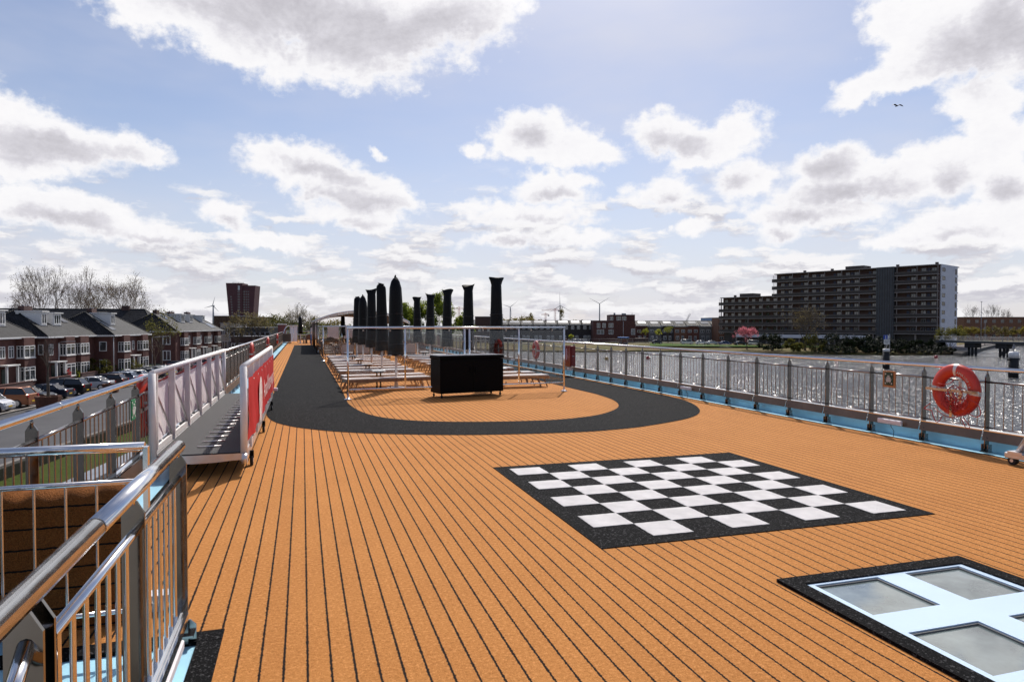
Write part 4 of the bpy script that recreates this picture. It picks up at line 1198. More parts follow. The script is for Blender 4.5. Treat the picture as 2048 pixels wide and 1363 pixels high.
def land(name, poly, z, depth, m, kind='structure'):
    bm = bmesh.new()
    vs = [bm.verts.new((p[0], p[1], z)) for p in poly]
    f = bm.faces.new(vs)
    if f.normal.z < 0: f.normal_flip()
    if depth:
        r_ = bmesh.ops.extrude_face_region(bm, geom=[f])
        for v in r_['geom']:
            if isinstance(v, bmesh.types.BMVert): v.co.z -= depth
    bm.normal_update()
    me = bpy.data.meshes.new(name); bm.to_mesh(me); bm.free(); me.materials.append(m)
    o = bpy.data.objects.new(name, me); COL.objects.link(o); return tag(o, kind=kind)
SD = (math.sin(R(8.4)), math.cos(R(8.4)))          # the street runs a little outward from the ship
SN = (SD[1], -SD[0])                                # towards the water
def st(t, s, base=(-22.9, 66.0)):
    """t metres along the street from the first cars, s metres towards the water"""
    return (base[0] + SD[0] * t + SN[0] * s, base[1] + SD[1] * t + SN[1] * s)
# left bank: the quay, street and housing estate
def off(poly, d): return poly
QUAY = [st(-90, 9.2), st(330, 9.2)]
land('left_bank', [st(-95, 11.9), st(110, 11.9), (-4, 230), (-12, 300), (5, 2500), (-1500, 2500), (-1500, -60), st(-95, -60)], GROUND_Z - .02, 3, CITY)
land('road', [st(-95, 11.6), st(150, 11.6), st(150, -.2), st(-95, -.2)], GROUND_Z, 0, ASPH)
land('parking_strip', [st(-95, -.2), st(150, -.2), st(150, -5.8), st(-95, -5.8)], GROUND_Z + .09, .1, PAVE)
b = MB()
for s_, h in ((-.2, .12), (-5.8, .14)):
    p, q = st(-95, s_), st(150, s_); p2, q2 = st(-95, s_ - .22), st(150, s_ - .22)
    b.add([(*p, GROUND_Z), (*q, GROUND_Z), (*q2, GROUND_Z), (*p2, GROUND_Z), (*p, GROUND_Z + h), (*q, GROUND_Z + h), (*q2, GROUND_Z + h), (*p2, GROUND_Z + h)], [(0, 1, 5, 4), (4, 5, 6, 7), (2, 3, 7, 6)])
tag(b.build('kerb', KERB), kind='structure')
land('pavement', [st(-95, -6.02), st(150, -6.02), st(150, -10.5), st(-95, -10.5)], GROUND_Z + .10, .1, PAVE)
# grass bank and timber walkway at the water's edge
b = MB()
for k in range(40):
    t0, t1 = -95 + 6 * k, -95 + 6 * (k + 1)
    a0, a1, c0, c1 = st(t0, 11.85), st(t1, 11.85), st(t0, 14.0), st(t1, 14.0)
    b.add([(*a0, GROUND_Z - .62), (*a1, GROUND_Z - .62), (*c1, WATER_Z + .05), (*c0, WATER_Z + .05)], [(0, 3, 2, 1)])
SLOPE = ground_material('bank_grass', [(.02, .03, .006), (.05, .07, .012), (.06, .05, .02)], .4)
tag(b.build('quay_slope', SLOPE), kind='structure')
QTIMB = pbr('quay_timber', (.10, .085, .07), .8, 0, .3, 3)
b = MB(); p, q = st(-95, 11.6), st(130, 11.6); p2, q2 = st(-95, 11.9), st(130, 11.9)
b.add([(*p, GROUND_Z - .9), (*q, GROUND_Z - .9), (*q2, GROUND_Z - .9), (*p2, GROUND_Z - .9), (*p, GROUND_Z + .12), (*q, GROUND_Z + .12), (*q2, GROUND_Z + .12), (*p2, GROUND_Z + .12)], [(0, 1, 5, 4), (4, 5, 6, 7), (2, 3, 7, 6)])
tag(b.build('quay_edge', CONC), kind='structure')
# mooring pile and floating walkway alongside
def pile(x, y, zt, r, label, cap=WHITE, name='mooring_pile', group=None, fenders=False, white=.5):
    root = empty(name, (x, y, WATER_Z - .5), 0, label, 'mooring pile', group)
    MB().tube([(0, 0, 0), (0, 0, zt - white - WATER_Z + .5)], r, 16).build('shaft', RUBBER, root)
    if white:
        MB().lathe([(r * 1.02, 0), (r * 1.02, white * .8), (r * .85, white)], (0, 0, zt - white - WATER_Z + .5), 16).build('cap', cap, root)
    if fenders:
        for s in (-1, 1):
            for z in (.75, 2.1):
                MB().tube([(s * r * .8, 0, zt - WATER_Z - z), (s * r * 1.75, 0, zt - WATER_Z - z)], .16 if z < 1 else .1, 10).build('fender', RUBBER, root)
    return root
p = onz(165, 985, WATER_Z + .6)
pile(p.x, p.y, -5.6, .42, 'black mooring pile with a grey rim below the quay side rail', GREYT, white=.1)
b = MB(); a0, a1, c0, c1 = st(-70, 15.2), st(20, 15.2), st(-70, 16.4), st(20, 16.4)
b.add([(*a0, WATER_Z + .25), (*a1, WATER_Z + .25), (*c1, WATER_Z + .25), (*c0, WATER_Z + .25), (*a0, WATER_Z + .65), (*a1, WATER_Z + .65), (*c1, WATER_Z + .65), (*c0, WATER_Z + .65)], [(0, 1, 5, 4), (4, 5, 6, 7), (2, 3, 7, 6), (0, 4, 7, 3), (1, 2, 6, 5)])
tag(b.build('floating_walkway', pbr('pontoon_steel', (.22, .24, .27), .5, .2, .2, 1)), 'long grey floating walkway on the water between quay and ship', 'pontoon')

# far bank across the river
def bank_pt(px, d, z=None): return cf(px, d)
far = [bank_pt(640, 420), bank_pt(820, 270), bank_pt(960, 232), bank_pt(1100, 216), bank_pt(1180, 214), bank_pt(1290, 219), bank_pt(1400, 214), bank_pt(1500, 208), bank_pt(1600, 201), bank_pt(1700, 197), bank_pt(1800, 193), bank_pt(1900, 196), bank_pt(1908, 210), bank_pt(1950, 240), bank_pt(1990, 262), bank_pt(2060, 300), bank_pt(2400, 330)]
back = [bank_pt(2900, 900), bank_pt(2600, 2600), bank_pt(1024, 2800), bank_pt(560, 2600)]
land('far_bank', far + back, WATER_Z + .45, 1.5, GRASS)
def ring_off(pts, dd): return [bank_pt(px, d + dd) for px, d in pts]
FB = [(560, 520), (640, 432), (820, 282), (960, 244), (1100, 230), (1180, 228), (1290, 232), (1400, 228), (1500, 222), (1600, 214), (1700, 209), (1800, 205), (1880, 208), (1905, 226), (1950, 252), (1990, 275), (2060, 312), (2400, 345)]
# the meadow rises behind the waterline to street level, with tussocks
b = MB(); rng = random.Random(4); rows_ = 9; P = []
for j in range(rows_):
    for i, (px, d) in enumerate(FB):
        t = j / (rows_ - 1)
        z = WATER_Z + .35 + (GROUND_Z + .05 - WATER_Z - .35) * min(1, t * 1.5) ** .7 + rng.uniform(-.12, .25) * (1 if 0 < j < rows_ - 1 else 0)
        P.append((*bank_pt(px, d - 9 + t * 55), z))
nF = len(FB)
b.add(P, [(j * nF + i, j * nF + i + 1, (j + 1) * nF + i + 1, (j + 1) * nF + i) for j in range(rows_ - 1) for i in range(nF - 1)], 0, True)
tag(b.build('meadow', GRASS), kind='structure')
land('far_ground', [bank_pt(px, d + 44) for px, d in FB] + back, GROUND_Z + .03, 0, CITY)

# ================================================================== HOUSES, FLATS, CARS, TREES: builders
BRICK = pbr('red_brown_brick', (.105, .040, .032), .85, 0, .28, 1.6, .25, 18)
BRICK_D = pbr('dark_brown_brick', (.075, .040, .036), .85, 0, .25, 1.2, .2, 16)
BRICK_O = pbr('orange_brown_brick', (.20, .095, .055), .85, 0, .2, 1.5, .2, 16)
STUCCO = pbr('pale_stucco', (.52, .47, .41), .85, 0, .12, .8)
TRIM = pbr('white_trim', (.74, .73, .71), .5, 0, .06, 1.5)
def tiles(name, col):
    m, N, b, out = start(name)
    P = N.node('ShaderNodeTexCoord').outputs['Object']
    x, y, z = N.sep(P)
    row = N.m('FRACT', N.m('MULTIPLY', z, 3.4)); colm = N.m('FRACT', N.m('MULTIPLY', N.m('ADD', x, y), 3.2))
    h = N.m('ADD', N.m('MULTIPLY', row, .8), N.m('ABSOLUTE', N.m('SUBTRACT', colm, .5)))
    f = N.noise(P, 2.0, 5, .65)
    c = N.mix(N.lin(f, .35, .65), tuple(q * .5 for q in col), tuple(q * 1.7 for q in col))
    c = N.mix(N.m('MULTIPLY', N.ss(row, .22, .0), .7), c, tuple(q * .25 for q in col))
    N.put(b.inputs['Base Color'], c); b.inputs['Roughness'].default_value = .6; b.inputs['Specular IOR Level'].default_value = .16
    bn = N.node('ShaderNodeBump'); bn.inputs['Strength'].default_value = .9; bn.inputs['Distance'].default_value = .08
    N.put(bn.inputs['Height'], h); N.l.new(bn.outputs[0], b.inputs['Normal'])
    return m
TILE = tiles('dark_grey_roof_tiles', (.019, .0188, .021)); TILE_B = tiles('brown_roof_tiles', (.10, .062, .045))
SOLAR = pbr('solar_panel', (.02, .025, .04), .12, .2, spec=.9)
LEAD = pbr('lead_flashing', (.25, .25, .27), .5, .3)

def window(par, x, y, z, w, h, ang, lights=2, frame=TRIM, pane=PANE, bar=None, name='window', depth=.08):
    """window centred at (x, y, z), outer face towards direction ang (0 = +x); frame with mullions, one pane sheet behind"""
    b = MB(); f = max(.085, min(.12, w * .09))
    def bx(a0, a1, z0, z1, d0=-depth / 2, d1=depth / 2):
        b.box(((d0 + d1) / 2, (a0 + a1) / 2, (z0 + z1) / 2), (d1 - d0, a1 - a0, z1 - z0))
    bx(-w / 2, w / 2, -h / 2, -h / 2 + f); bx(-w / 2, w / 2, h / 2 - f, h / 2)
    bx(-w / 2, -w / 2 + f, -h / 2 + f, h / 2 - f); bx(w / 2 - f, w / 2, -h / 2 + f, h / 2 - f)
    for k in range(1, lights):
        q = -w / 2 + w * k / lights; bx(q - f * .5, q + f * .5, -h / 2 + f, h / 2 - f)
    if bar: bx(-w / 2 + f, w / 2 - f, h / 2 - h * bar - f * .35, h / 2 - h * bar + f * .35, -depth / 2, depth / 2 - .005)
    o = b.build(name, frame, par, (x, y, z), ang)
    MB().quad((-.01, -w / 2 + f * .6, -h / 2 + f * .6), (-.01, w / 2 - f * .6, -h / 2 + f * .6), (-.01, w / 2 - f * .6, h / 2 - f * .6), (-.01, -w / 2 + f * .6, h / 2 - f * .6)).build('pane', pane, o)
    return o

def hip_roof(b, x0, x1, y0, y1, ze, zr, hip0, hip1, over=.45):
    """ridge along y; hip0 / hip1: how far the ridge ends stand in from each end (0 = gable)"""
    X0, X1, Y0, Y1 = x0 - over, x1 + over, y0 - (over if hip0 else .15), y1 + (over if hip1 else .15)
    xm = (x0 + x1) / 2; r0, r1 = Y0 + hip0, Y1 - hip1
    P = [(X0, Y0, ze), (X1, Y0, ze), (X1, Y1, ze), (X0, Y1, ze), (xm, r0, zr), (xm, r1, zr), (X0, Y0, ze - .12), (X1, Y0, ze - .12), (X1, Y1, ze - .12), (X0, Y1, ze - .12)]
    F = [(1, 2, 5, 4), (3, 0, 4, 5), (0, 1, 4), (2, 3, 5), (9, 8, 7, 6)]
    b.add(P, F)
    # ridge and hip capping
    for p, q in (((xm, r0, zr), (xm, r1, zr)), ((X1, Y0, ze), (xm, r0, zr)), ((X0, Y0, ze), (xm, r0, zr)), ((X1, Y1, ze), (xm, r1, zr)), ((X0, Y1, ze), (xm, r1, zr))):
        b.tube([p, q], .10, 5)
    return X0, X1, Y0, Y1

def dormer(par, x, y, zb, w, h, depth, cols=2, name='dormer'):
    """box dormer whose front faces +x at x; the cheeks run back into the slope"""
    b = MB(); b.box((x - depth / 2, y, zb + h / 2), (depth, w, h)); b.box((x - depth / 2 + .1, y, zb + h + .05), (depth + .3, w + .3, .14))
    d = b.build(name, TRIM, par)
    b = MB(); b.box((x + .06, y, zb - .04), (.16, w + .2, .05)); b.build('lead_apron', LEAD, d)
    window(d, x + .02, y, zb + h * .5, w * .86, h * .8, 0, cols)
    return d

def terrace_house(name, label, corner, rz, length, depth, eave, ridge, spec, cat='house', group=None, brick=BRICK, tile=TILE, hip=(3.2, 3.2)):
    """local frame: +x towards the street, +y along it; the corner is the near street-side foot of the front wall"""
    root = empty(name, (corner[0], corner[1], GROUND_Z), rz, label, cat, group)
    b = MB(); b.box((-depth / 2, length / 2, eave / 2), (depth, length, eave))
    # band of darker brick under the eaves and plinth
    w = b.build('wall', brick, root)
    b = MB(); b.box((.10, length / 2, eave - .02), (1.0, length + 1.0, .20)); b.box((-depth / 2 - .1, -.10, eave - .02), (depth + .4, .9, .20)); b.box((.55, length / 2, eave + .02), (.14, length + 1.1, .16))
    b.build('gutter', TRIM, root)
    b = MB(); hip_roof(b, -depth, 0, 0, length, eave + .12, ridge, *hip); r = b.build('roof', tile, root)
    slope = (ridge - eave) / (depth / 2 + .45)
    def roof_z(x): return eave + .12 + slope * (.45 - x)
    for item in spec:
        k = item[0]
        if k == 'bay':            # two-storey box bay with brick spandrel
            _, y, w_, d_ = item
            b = MB(); b.box((d_ / 2 - .08, y, 2.8), (d_ - .16, w_ - .16, 5.5)); b.box((d_ / 2, y, 1.55 + 1.25 - .0), (d_, w_, 1.05)); b.box((d_ / 2, y, .3), (d_, w_, .6)); b.box((d_ / 2 - .02, y, 5.3), (d_ - .04, w_ - .04, .9)); bay = b.build('bay', brick, root)
            for z, h in ((1.43, 1.66), (4.08, 1.46)):
                n = 3 if w_ > 2.4 else 2
                window(bay, d_ - .04, y, z, w_, h, 0, n, bar=.25)
                window(bay, d_ / 2, y - w_ / 2 + .04, z, d_ - .1, h, -PI / 2, 1 if d_ < .8 else 2, bar=.25)
                window(bay, d_ / 2, y + w_ / 2 - .04, z, d_ - .1, h, PI / 2, 1, bar=.25)
                MB().box((d_ / 2 + .03, y, z - h / 2 - .05), (d_ + .1, w_ + .12, .08)).build('sill', TRIM, bay)
        elif k == 'win':
            _, y, z, w_, h = item; window(root, .03, y, z, w_, h, 0, 2 if w_ > .9 else 1, bar=.25)
        elif k == 'side':         # window in the near end wall
            _, x, z, w_, h = item; window(root, x, -.03, z, w_, h, -PI / 2, 2 if w_ > 1.3 else 1)
        elif k == 'door':
            _, y = item
            dr = MB().box((.03, y, 1.12), (.08, .95, 2.1)).build('door', pbr('dark_green_door', (.02, .035, .03), .35), root)
            MB().box((.075, y + .32, 1.05), (.03, .05, .12)).build('handle', ALU, dr)
            cn = MB().box((.55, y, 2.62), (1.15, 2.6, .14)).build('porch_canopy', TRIM, root)
            for q in (-1.1, 1.1): MB().box((.9, y + q, 1.28), (.22, .22, 2.54)).build('pillar', TRIM, cn)
        elif k == 'dormer':
            _, y, x, w_, h = item; zb = roof_z(x) ; dormer(root, x, y, zb, w_, h, h / slope + .25, 3 if w_ > 1.6 else 2)
        elif k == 'chimney':
            _, y, x, w_, h = item
            h *= .36; c = MB().box((x, y, ridge + h / 2 - .5), (.75, w_, h + 1.0)).build('chimney', BRICK_D, r)
            b = MB()
            for q in (-.25, .25): b.tube([(x, y + q * w_, ridge + h - .1), (x, y + q * w_, ridge + h + .2)], .09, 8)
            b.build('chimney_pots', LEAD, c)
        elif k in ('skylight', 'solar'):
            _, y, x, w_, l_ = item; z = roof_z(x); dx_ = l_ / math.sqrt(1 + slope * slope)
            b = MB(); e = .07
            P = [(x, y - w_ / 2, z + e), (x, y + w_ / 2, z + e), (x - dx_, y + w_ / 2, z + e + slope * dx_), (x - dx_, y - w_ / 2, z + e + slope * dx_)]
            b.add(P, [(0, 1, 2, 3)]); b.build('roof_window' if k == 'skylight' else 'solar_panel', PANE if k == 'skylight' else SOLAR, r)
        elif k == 'pipe':
            _, x, y = item; MB().tube([(x, y, 0), (x, y, eave - .1)], .06, 8).build('downpipe', TRIM, root)
    return root

# ------------------------------------------------------------------ cars
CARGLASS = pbr('car_glass', (.012, .014, .017), .06, spec=.8)
TAIL = pbr('tail_light_red', (.35, .01, .01), .2); HEAD = pbr('head_light_clear', (.65, .66, .68), .12, spec=.8)
PLATE = pbr('yellow_plate', (.75, .48, .02), .45)
def paint(name, col, metal=.35): return pbr('car_' + name, col, .28, metal, spec=.6)
CARS = {}
def car_meshes(kind):
    """length along +y (nose), built from cross-sections; returns shared meshes per part"""
    if kind in CARS: return CARS[kind]
    Lc, Wc, Hc, prof = {
        'hatch': (3.9, 1.72, 1.50, dict(cowl=.60, rf=.40, rr=-.66, tail=-.90)), 'saloon': (4.6, 1.80, 1.44, dict(cowl=.50, rf=.24, rr=-.42, tail=-.70)),
        'estate': (4.6, 1.80, 1.50, dict(cowl=.52, rf=.28, rr=-.78, tail=-.93)), 'suv': (4.6, 1.90, 1.72, dict(cowl=.55, rf=.34, rr=-.76, tail=-.93)),
        'van': (4.6, 1.85, 1.88, dict(cowl=.72, rf=.52, rr=-.90, tail=-.97))}[kind]
    hl = Lc / 2; wa = .62 if kind != 'hatch' else .64; wr = .33 if kind != 'suv' else .37
    yf, yr = hl * wa + .08, -hl * wa + .02
    hood = .62 * Hc if kind != 'van' else .56 * Hc; belt = .66 * Hc if kind != 'van' else .58 * Hc; trunk = .66 * Hc
    # lower body outline (y, z) as a ring, lofted over 5 widths
    def low(inset):
        pts = [(-hl + .02, .30), (-hl, .55), (-hl + .04, trunk), (hl * prof['cowl'], belt), (hl - .35, hood - .06), (hl - .06, hood - .22), (hl, .48), (hl - .03, .26)]
        return pts
    def arch(yc):
        return [(yc + (wr + .05) * math.cos(a), .30 + (wr + .05) * math.sin(a)) for a in [PI * k / 8 for k in range(9)]]
    bottom = [(hl - .03, .24)] + arch(yf) + arch(yr) + [(-hl + .02, .26)]
    bottom = [(y, max(.22, z)) for y, z in bottom]
    ring = bottom + [(-hl, .5), (-hl + .03, trunk - .06), (-hl + .10, trunk), (-hl * .45, belt + .01), (hl * prof['cowl'], belt), (hl - .40, hood - .03), (hl - .10, hood - .17), (hl, .52)]
    b = MB(); n = len(ring); P = []
    stations = [(-Wc / 2 + .02, .985, .0), (-Wc / 2 - .0, 1.0, .0), (-Wc * .40, 1.0, .02), (Wc * .40, 1.0, .02), (Wc / 2, 1.0, .0), (Wc / 2 - .02, .985, 0)]
    for (x, sc, up) in stations[1:5]:
        edge = abs(x) > Wc * .45
        for (y, z) in ring: P.append((x * (1.0 if z < trunk * .92 else .965), y * (.975 if edge and abs(y) > hl * .9 else 1.0), z + (up if z > .5 else 0)))
    m_ = 4; F = []
    for i in range(m_ - 1):
        for k in range(n): F.append((i * n + k, i * n + (k + 1) % n, (i + 1) * n + (k + 1) % n, (i + 1) * n + k))
    b.add(P, F, 0, False)
    for i, rev in ((0, False), (3, True)):
        # side panels as fans from a mid line
        idx = [i * n + k for k in range(n)]
        b2 = len(b.v) - len(P)
        b.f.append(tuple(b2 + q for q in (idx if not rev else idx[::-1]))); b.mi.append(0); b.sm.append(False)
    # roof
    rw = Wc * .5 * .74; rz_ = Hc
    yA, yB, yC, yD = hl * prof['cowl'], hl * prof['rf'], hl * prof['rr'], hl * prof['tail']
    b.add([(-rw, yB, rz_ - .05), (rw, yB, rz_ - .05), (rw * .98, (yB + yC) / 2, rz_), (-rw * .98, (yB + yC) / 2, rz_), (rw * .95, yC, rz_ - .06), (-rw * .95, yC, rz_ - .06)], [(0, 1, 2, 3), (3, 2, 4, 5)])
    bw = Wc * .5 * .955
    # pillars
    for s in (-1, 1):
        for (p, q) in (((s * bw, yA, belt), (s * rw, yB, rz_ - .05)), ((s * bw, (yB + yC) / 2 + .1, belt), (s * rw, (yB + yC) / 2 + .05, rz_ - .01)), ((s * bw * .97, yD, trunk), (s * rw * .95, yC, rz_ - .06)), ((s * rw, yB, rz_ - .045), (s * rw * .95, yC, rz_ - .055))):
            b.tube([p, q], .045, 5)
        b.tube([(s * (bw + .02), yA - .15, belt + .06), (s * (bw + .20), yA - .15, belt + .08)], .07, 6)
    body = b
    g = MB(); e = .012
    g.quad((-bw, yA, belt), (bw, yA, belt), (rw, yB, rz_ - .055), (-rw, yB, rz_ - .055)); 
    g.quad((bw * .97, yD, trunk - .02), (-bw * .97, yD, trunk - .02), (-rw * .95, yC, rz_ - .065), (rw * .95, yC, rz_ - .065))
    for s in (-1, 1): g.quad((s * bw, yA, belt), (s * bw * .97, yD, trunk - .02), (s * rw * .95, yC, rz_ - .065), (s * rw, yB, rz_ - .055))
    tz, tw = trunk - .16, Wc * .5
    tl = MB().box((0, 0, 0), (.26, .06, .15 if kind not in ('suv', 'van', 'estate') else .26), bev=.01); hd = MB().box((0, 0, 0), (.34, .16, .13), bev=.02)
    pl = MB().box((0, 0, 0), (.52, .02, .11))
    ty = MB().tube([(-.10, 0, 0), (.10, 0, 0)], wr, 18); rm = MB().tube([(-.105, 0, 0), (.105, 0, 0)], wr * .62, 10)
    CARS[kind] = dict(body=body, glass=g.mesh('car_windows', CARGLASS), tl=tl.mesh('tail_light', TAIL), hd=hd.mesh('head_light', HEAD), pl=pl.mesh('number_plate', PLATE), ty=ty.mesh('tyre', RUBBER), rm=rm.mesh('rim', ALU),
                      pos=dict(hl=hl, tw=tw, tz=tz, hood=hood, yf=yf, yr=yr, wr=wr, Wc=Wc), colors={})
    return CARS[kind]
def put(name, me, par, loc=(0, 0, 0)):
    o = bpy.data.objects.new(name, me); COL.objects.link(o); o.parent = par; o.location = loc; KIDS.setdefault(par.name, []).append(o); return o
def car(kind, colname, col, loc, heading, label, group, detail=True, z=None):
    """heading: direction of the nose, degrees clockwise from +y"""
    C = car_meshes(kind); p = C['pos']
    root = empty('parked_car', (loc[0], loc[1], GROUND_Z + .1 if z is None else z), -R(heading), label, 'van' if kind == 'van' else 'car', group)
    if colname not in C['colors']: C['colors'][colname] = C['body'].mesh('car_body', paint(colname, col))
    put('body', C['colors'][colname], root); put('windows', C['glass'], root)
    for s in (-1, 1):
        for y in (p['yf'], p['yr']):
            w = put('wheel', C['ty'], root, (s * (p['Wc'] / 2 - .11), y, p['wr']))
            if detail: put('rim', C['rm'], w)
        if detail:
            put('tail_light', C['tl'], root, (s * (p['tw'] - .16), -p['hl'] + .005, p['tz'])); put('head_light', C['hd'], root, (s * (p['tw'] - .26), p['hl'] - .10, p['hood'] - .24))
    if detail:
        put('number_plate', C['pl'], root, (0, -p['hl'] - .012, .52)); put('number_plate', C['pl'], root, (0, p['hl'] + .005, .45))
    return root

# ------------------------------------------------------------------ trees
BARK = pbr('grey_brown_bark', (.10, .075, .055), .9, 0, .3, 3, .3, 20); BARK_L = pbr('pale_bark', (.15, .10, .07), .9, 0, .3, 3, .3, 20)
def leafmat(name, dark, light):
    m, N, b, out = start(name)
    P = N.node('ShaderNodeTexCoord').outputs['Object']
    f = N.noise(P, .55, 3, .6); g = N.noise(P, 7.0, 2, .6)
    N.put(b.inputs['Base Color'], N.mix(N.lin(N.m('ADD', N.m('MULTIPLY', f, .6), N.m('MULTIPLY', g, .4)), .3, .7), dark, light))
    b.inputs['Roughness'].default_value = .6; b.inputs['Specular IOR Level'].default_value = .2
    t = N.node('ShaderNodeBsdfTranslucent'); N.put(t.inputs[0], N.mix(N.lin(f, .3, .7), tuple(c * 1.3 for c in dark), tuple(min(1, c * 1.7) for c in light)))
    mx = N.node('ShaderNodeMixShader'); mx.inputs[0].default_value = .15 if 'dark' in name else .42
    N.l.new(b.outputs[0], mx.inputs[1]); N.l.new(t.outputs[0], mx.inputs[2]); N.l.new(mx.outputs[0], out.inputs[0])
    return m
SPRING = leafmat('spring_leaves', (.07, .10, .010), (.26, .30, .035)); GREENL2 = leafmat('green_leaves', (.02, .045, .008), (.07, .11, .015))
OLIVE = leafmat('olive_leaves', (.045, .05, .012), (.13, .12, .03)); DARKL = leafmat('dark_evergreen_leaves', (.004, .008, .003), (.014, .022, .007))
PINK = leafmat('pink_blossom', (.28, .06, .08), (.55, .20, .24)); BROWNL = leafmat('brown_buds', (.09, .07, .035), (.17, .14, .06)); YELL = leafmat('yellow_green_leaves', (.20, .22, .02), (.42, .42, .05)); GOLD = leafmat('golden_olive_leaves', (.10, .08, .015), (.20, .16, .03))
def grow(b, p, d, length, rad, depth, rng, tips, spread=.62, up=.12, kids=(2, 3), shrink=.72, minr=.012, seg=3, sides=5):
    pts = [p.copy()]; dd = d.copy()
    for i in range(seg):
        dd = (dd + Vector((rng.uniform(-.16, .16), rng.uniform(-.16, .16), rng.uniform(-.08, .16)))).normalized()
        pts.append(pts[-1] + dd * (length / seg))
    r1 = max(minr, rad * .70)
    b.tube(pts, [rad + (r1 - rad) * k / seg for k in range(seg + 1)], max(3, sides), caps=False)
    if depth <= 0:
        tips.append(pts[-1]); tips.append(pts[-2]); return
    n = rng.randint(*kids)
    for k in range(n):
        a = rng.uniform(0, 2 * PI) if n < 2 else 2 * PI * (k + rng.uniform(-.3, .3)) / n
        u = dd.orthogonal().normalized(); w = dd.cross(u)
        s = spread * rng.uniform(.7, 1.25)
        nd = (dd + (u * math.cos(a) + w * math.sin(a)) * s + Vector((0, 0, up))).normalized()
        q = pts[-1] if k < 2 else pts[rng.randint(1, seg)]
        grow(b, q, nd, length * shrink * rng.uniform(.8, 1.2), r1 * (.82 if k == 0 else .68), depth - 1, rng, tips, spread, up, kids, shrink, minr, 3 if depth > 2 else 2, sides - 1)
def leaves(b, centres, n, size, scatter, rng, flat=.5):
    for _ in range(n):
        c = rng.choice(centres)
        p = Vector((c.x + rng.gauss(0, scatter), c.y + rng.gauss(0, scatter), c.z + rng.gauss(0, scatter * .8)))
        s = size * rng.uniform(.6, 1.35)
        a = Vector((rng.uniform(-1, 1), rng.uniform(-1, 1), rng.uniform(-1, 1))).normalized(); c2 = a.orthogonal().normalized() * s * .5; a = a * s
        b.add([p - a * .5, p + c2 * .8, p + a * .5, p - c2 * .8], [(0, 1, 2, 3)])
TREE_MESH = {}
def tree(name, label, loc, height, width, kind, seed, cat='tree', group=None, z=None, minr=.014, kids=(2, 3), up=.10):
    """kind: (bark, leaf material or None, leaf count, leaf size, branching depth, bare?, trunk share)"""
    bark, leaf, ln, ls, depth, trunk_share, sprd = kind
    rng = random.Random(seed)
    root = empty(name, (loc[0], loc[1], GROUND_Z if z is None else z), rng.uniform(0, 6.28), label, cat, group)
    b = MB(); tips = []
    H1 = height * trunk_share
    pts = [Vector((0, 0, -.3))]
    for k in range(4): pts.append(Vector((rng.uniform(-.03, .03) * height * .3 * k / 4, rng.uniform(-.03, .03) * height * .3 * k / 4, H1 * (k + 1) / 4)))
    r0 = height * .022
    b.tube(pts, [r0 * 1.35, r0 * 1.05, r0 * .95, r0 * .88, r0 * .8], 8, caps=False)
    n = 5
    for k in range(n):
        a = 2 * PI * (k + rng.uniform(-.2, .2)) / n
        out_ = sprd * rng.uniform(.65, 1.15)
        d = Vector((math.cos(a) * out_, math.sin(a) * out_, 1.0)).normalized()
        grow(b, pts[-1] - Vector((0, 0, H1 * .12 * (k % 2))), d, (height - H1) * .36, r0 * .58, depth, rng, tips, .62, up, kids, minr=minr)
    grow(b, pts[-1], Vector((0, 0, 1)), (height - H1) * .36, r0 * .6, depth, rng, tips, .55, up, kids, minr=minr)
    # fit the crown to the measured height and width
    mx = max(v[2] for v in b.v); wx = max(math.hypot(v[0], v[1]) for v in b.v)
    kx, kz = (width / 2) / wx, (height - H1) / (mx - H1)
    def fit(v):
        z_ = v[2]
        if z_ > H1: z_ = H1 + (z_ - H1) * kz
        f = kx if z_ > H1 * 1.05 else 1 + (kx - 1) * max(0, (z_ - H1 * .8) / (H1 * .25 + 1e-6))
        return (v[0] * f, v[1] * f, z_)
    b.v = [fit(v) for v in b.v]; tips = [Vector(fit(t)) for t in tips]
    b.build('trunk', bark, root)
    if leaf:
        c = MB(); leaves(c, tips, ln, ls, width * .035, rng); c.build('crown', leaf, root)
    return root
BARE = (BARK, None, 0, 0, 5, .20, .9)
def bush(name, label, loc, w, h, leaf, n, size, seed, cat='bush', group=None, z=None, ry=None):
    rng = random.Random(seed)
    root = empty(name, (loc[0], loc[1], GROUND_Z if z is None else z), rng.uniform(0, 6) if ry is None else 0, label, cat, group)
    b = MB(); cs = []
    for k in range(8):
        a = rng.uniform(0, 2 * PI); q = rng.uniform(.1, .8)
        e = Vector((math.cos(a) * w * .42 * q, math.sin(a) * w * .42 * q * (1 if ry is None else ry), h * rng.uniform(.45, .85)))
        b.tube([(0, 0, -.1), e * .5 + Vector((0, 0, h * .05)), e], [.05 * h ** .5, .035 * h ** .5, .01], 5, caps=False)
    b.build('stems', BARK, root)
    nb = 26
    for k in range(nb):
        a = rng.uniform(0, 2 * PI); q = math.sqrt(rng.random()); zz = rng.uniform(.12, .95)
        lim = math.sqrt(max(.05, 1 - (zz - .35) ** 2 / .55))
        cs.append(Vector((math.cos(a) * q * w * .44 * lim, math.sin(a) * q * w * .44 * lim * (1 if ry is None else ry), h * zz * rng.uniform(.85, 1.0))))
    c = MB(); leaves(c, cs, n, size, min(w, h) * .085, rng); c.build('foliage', leaf, root)
    return root

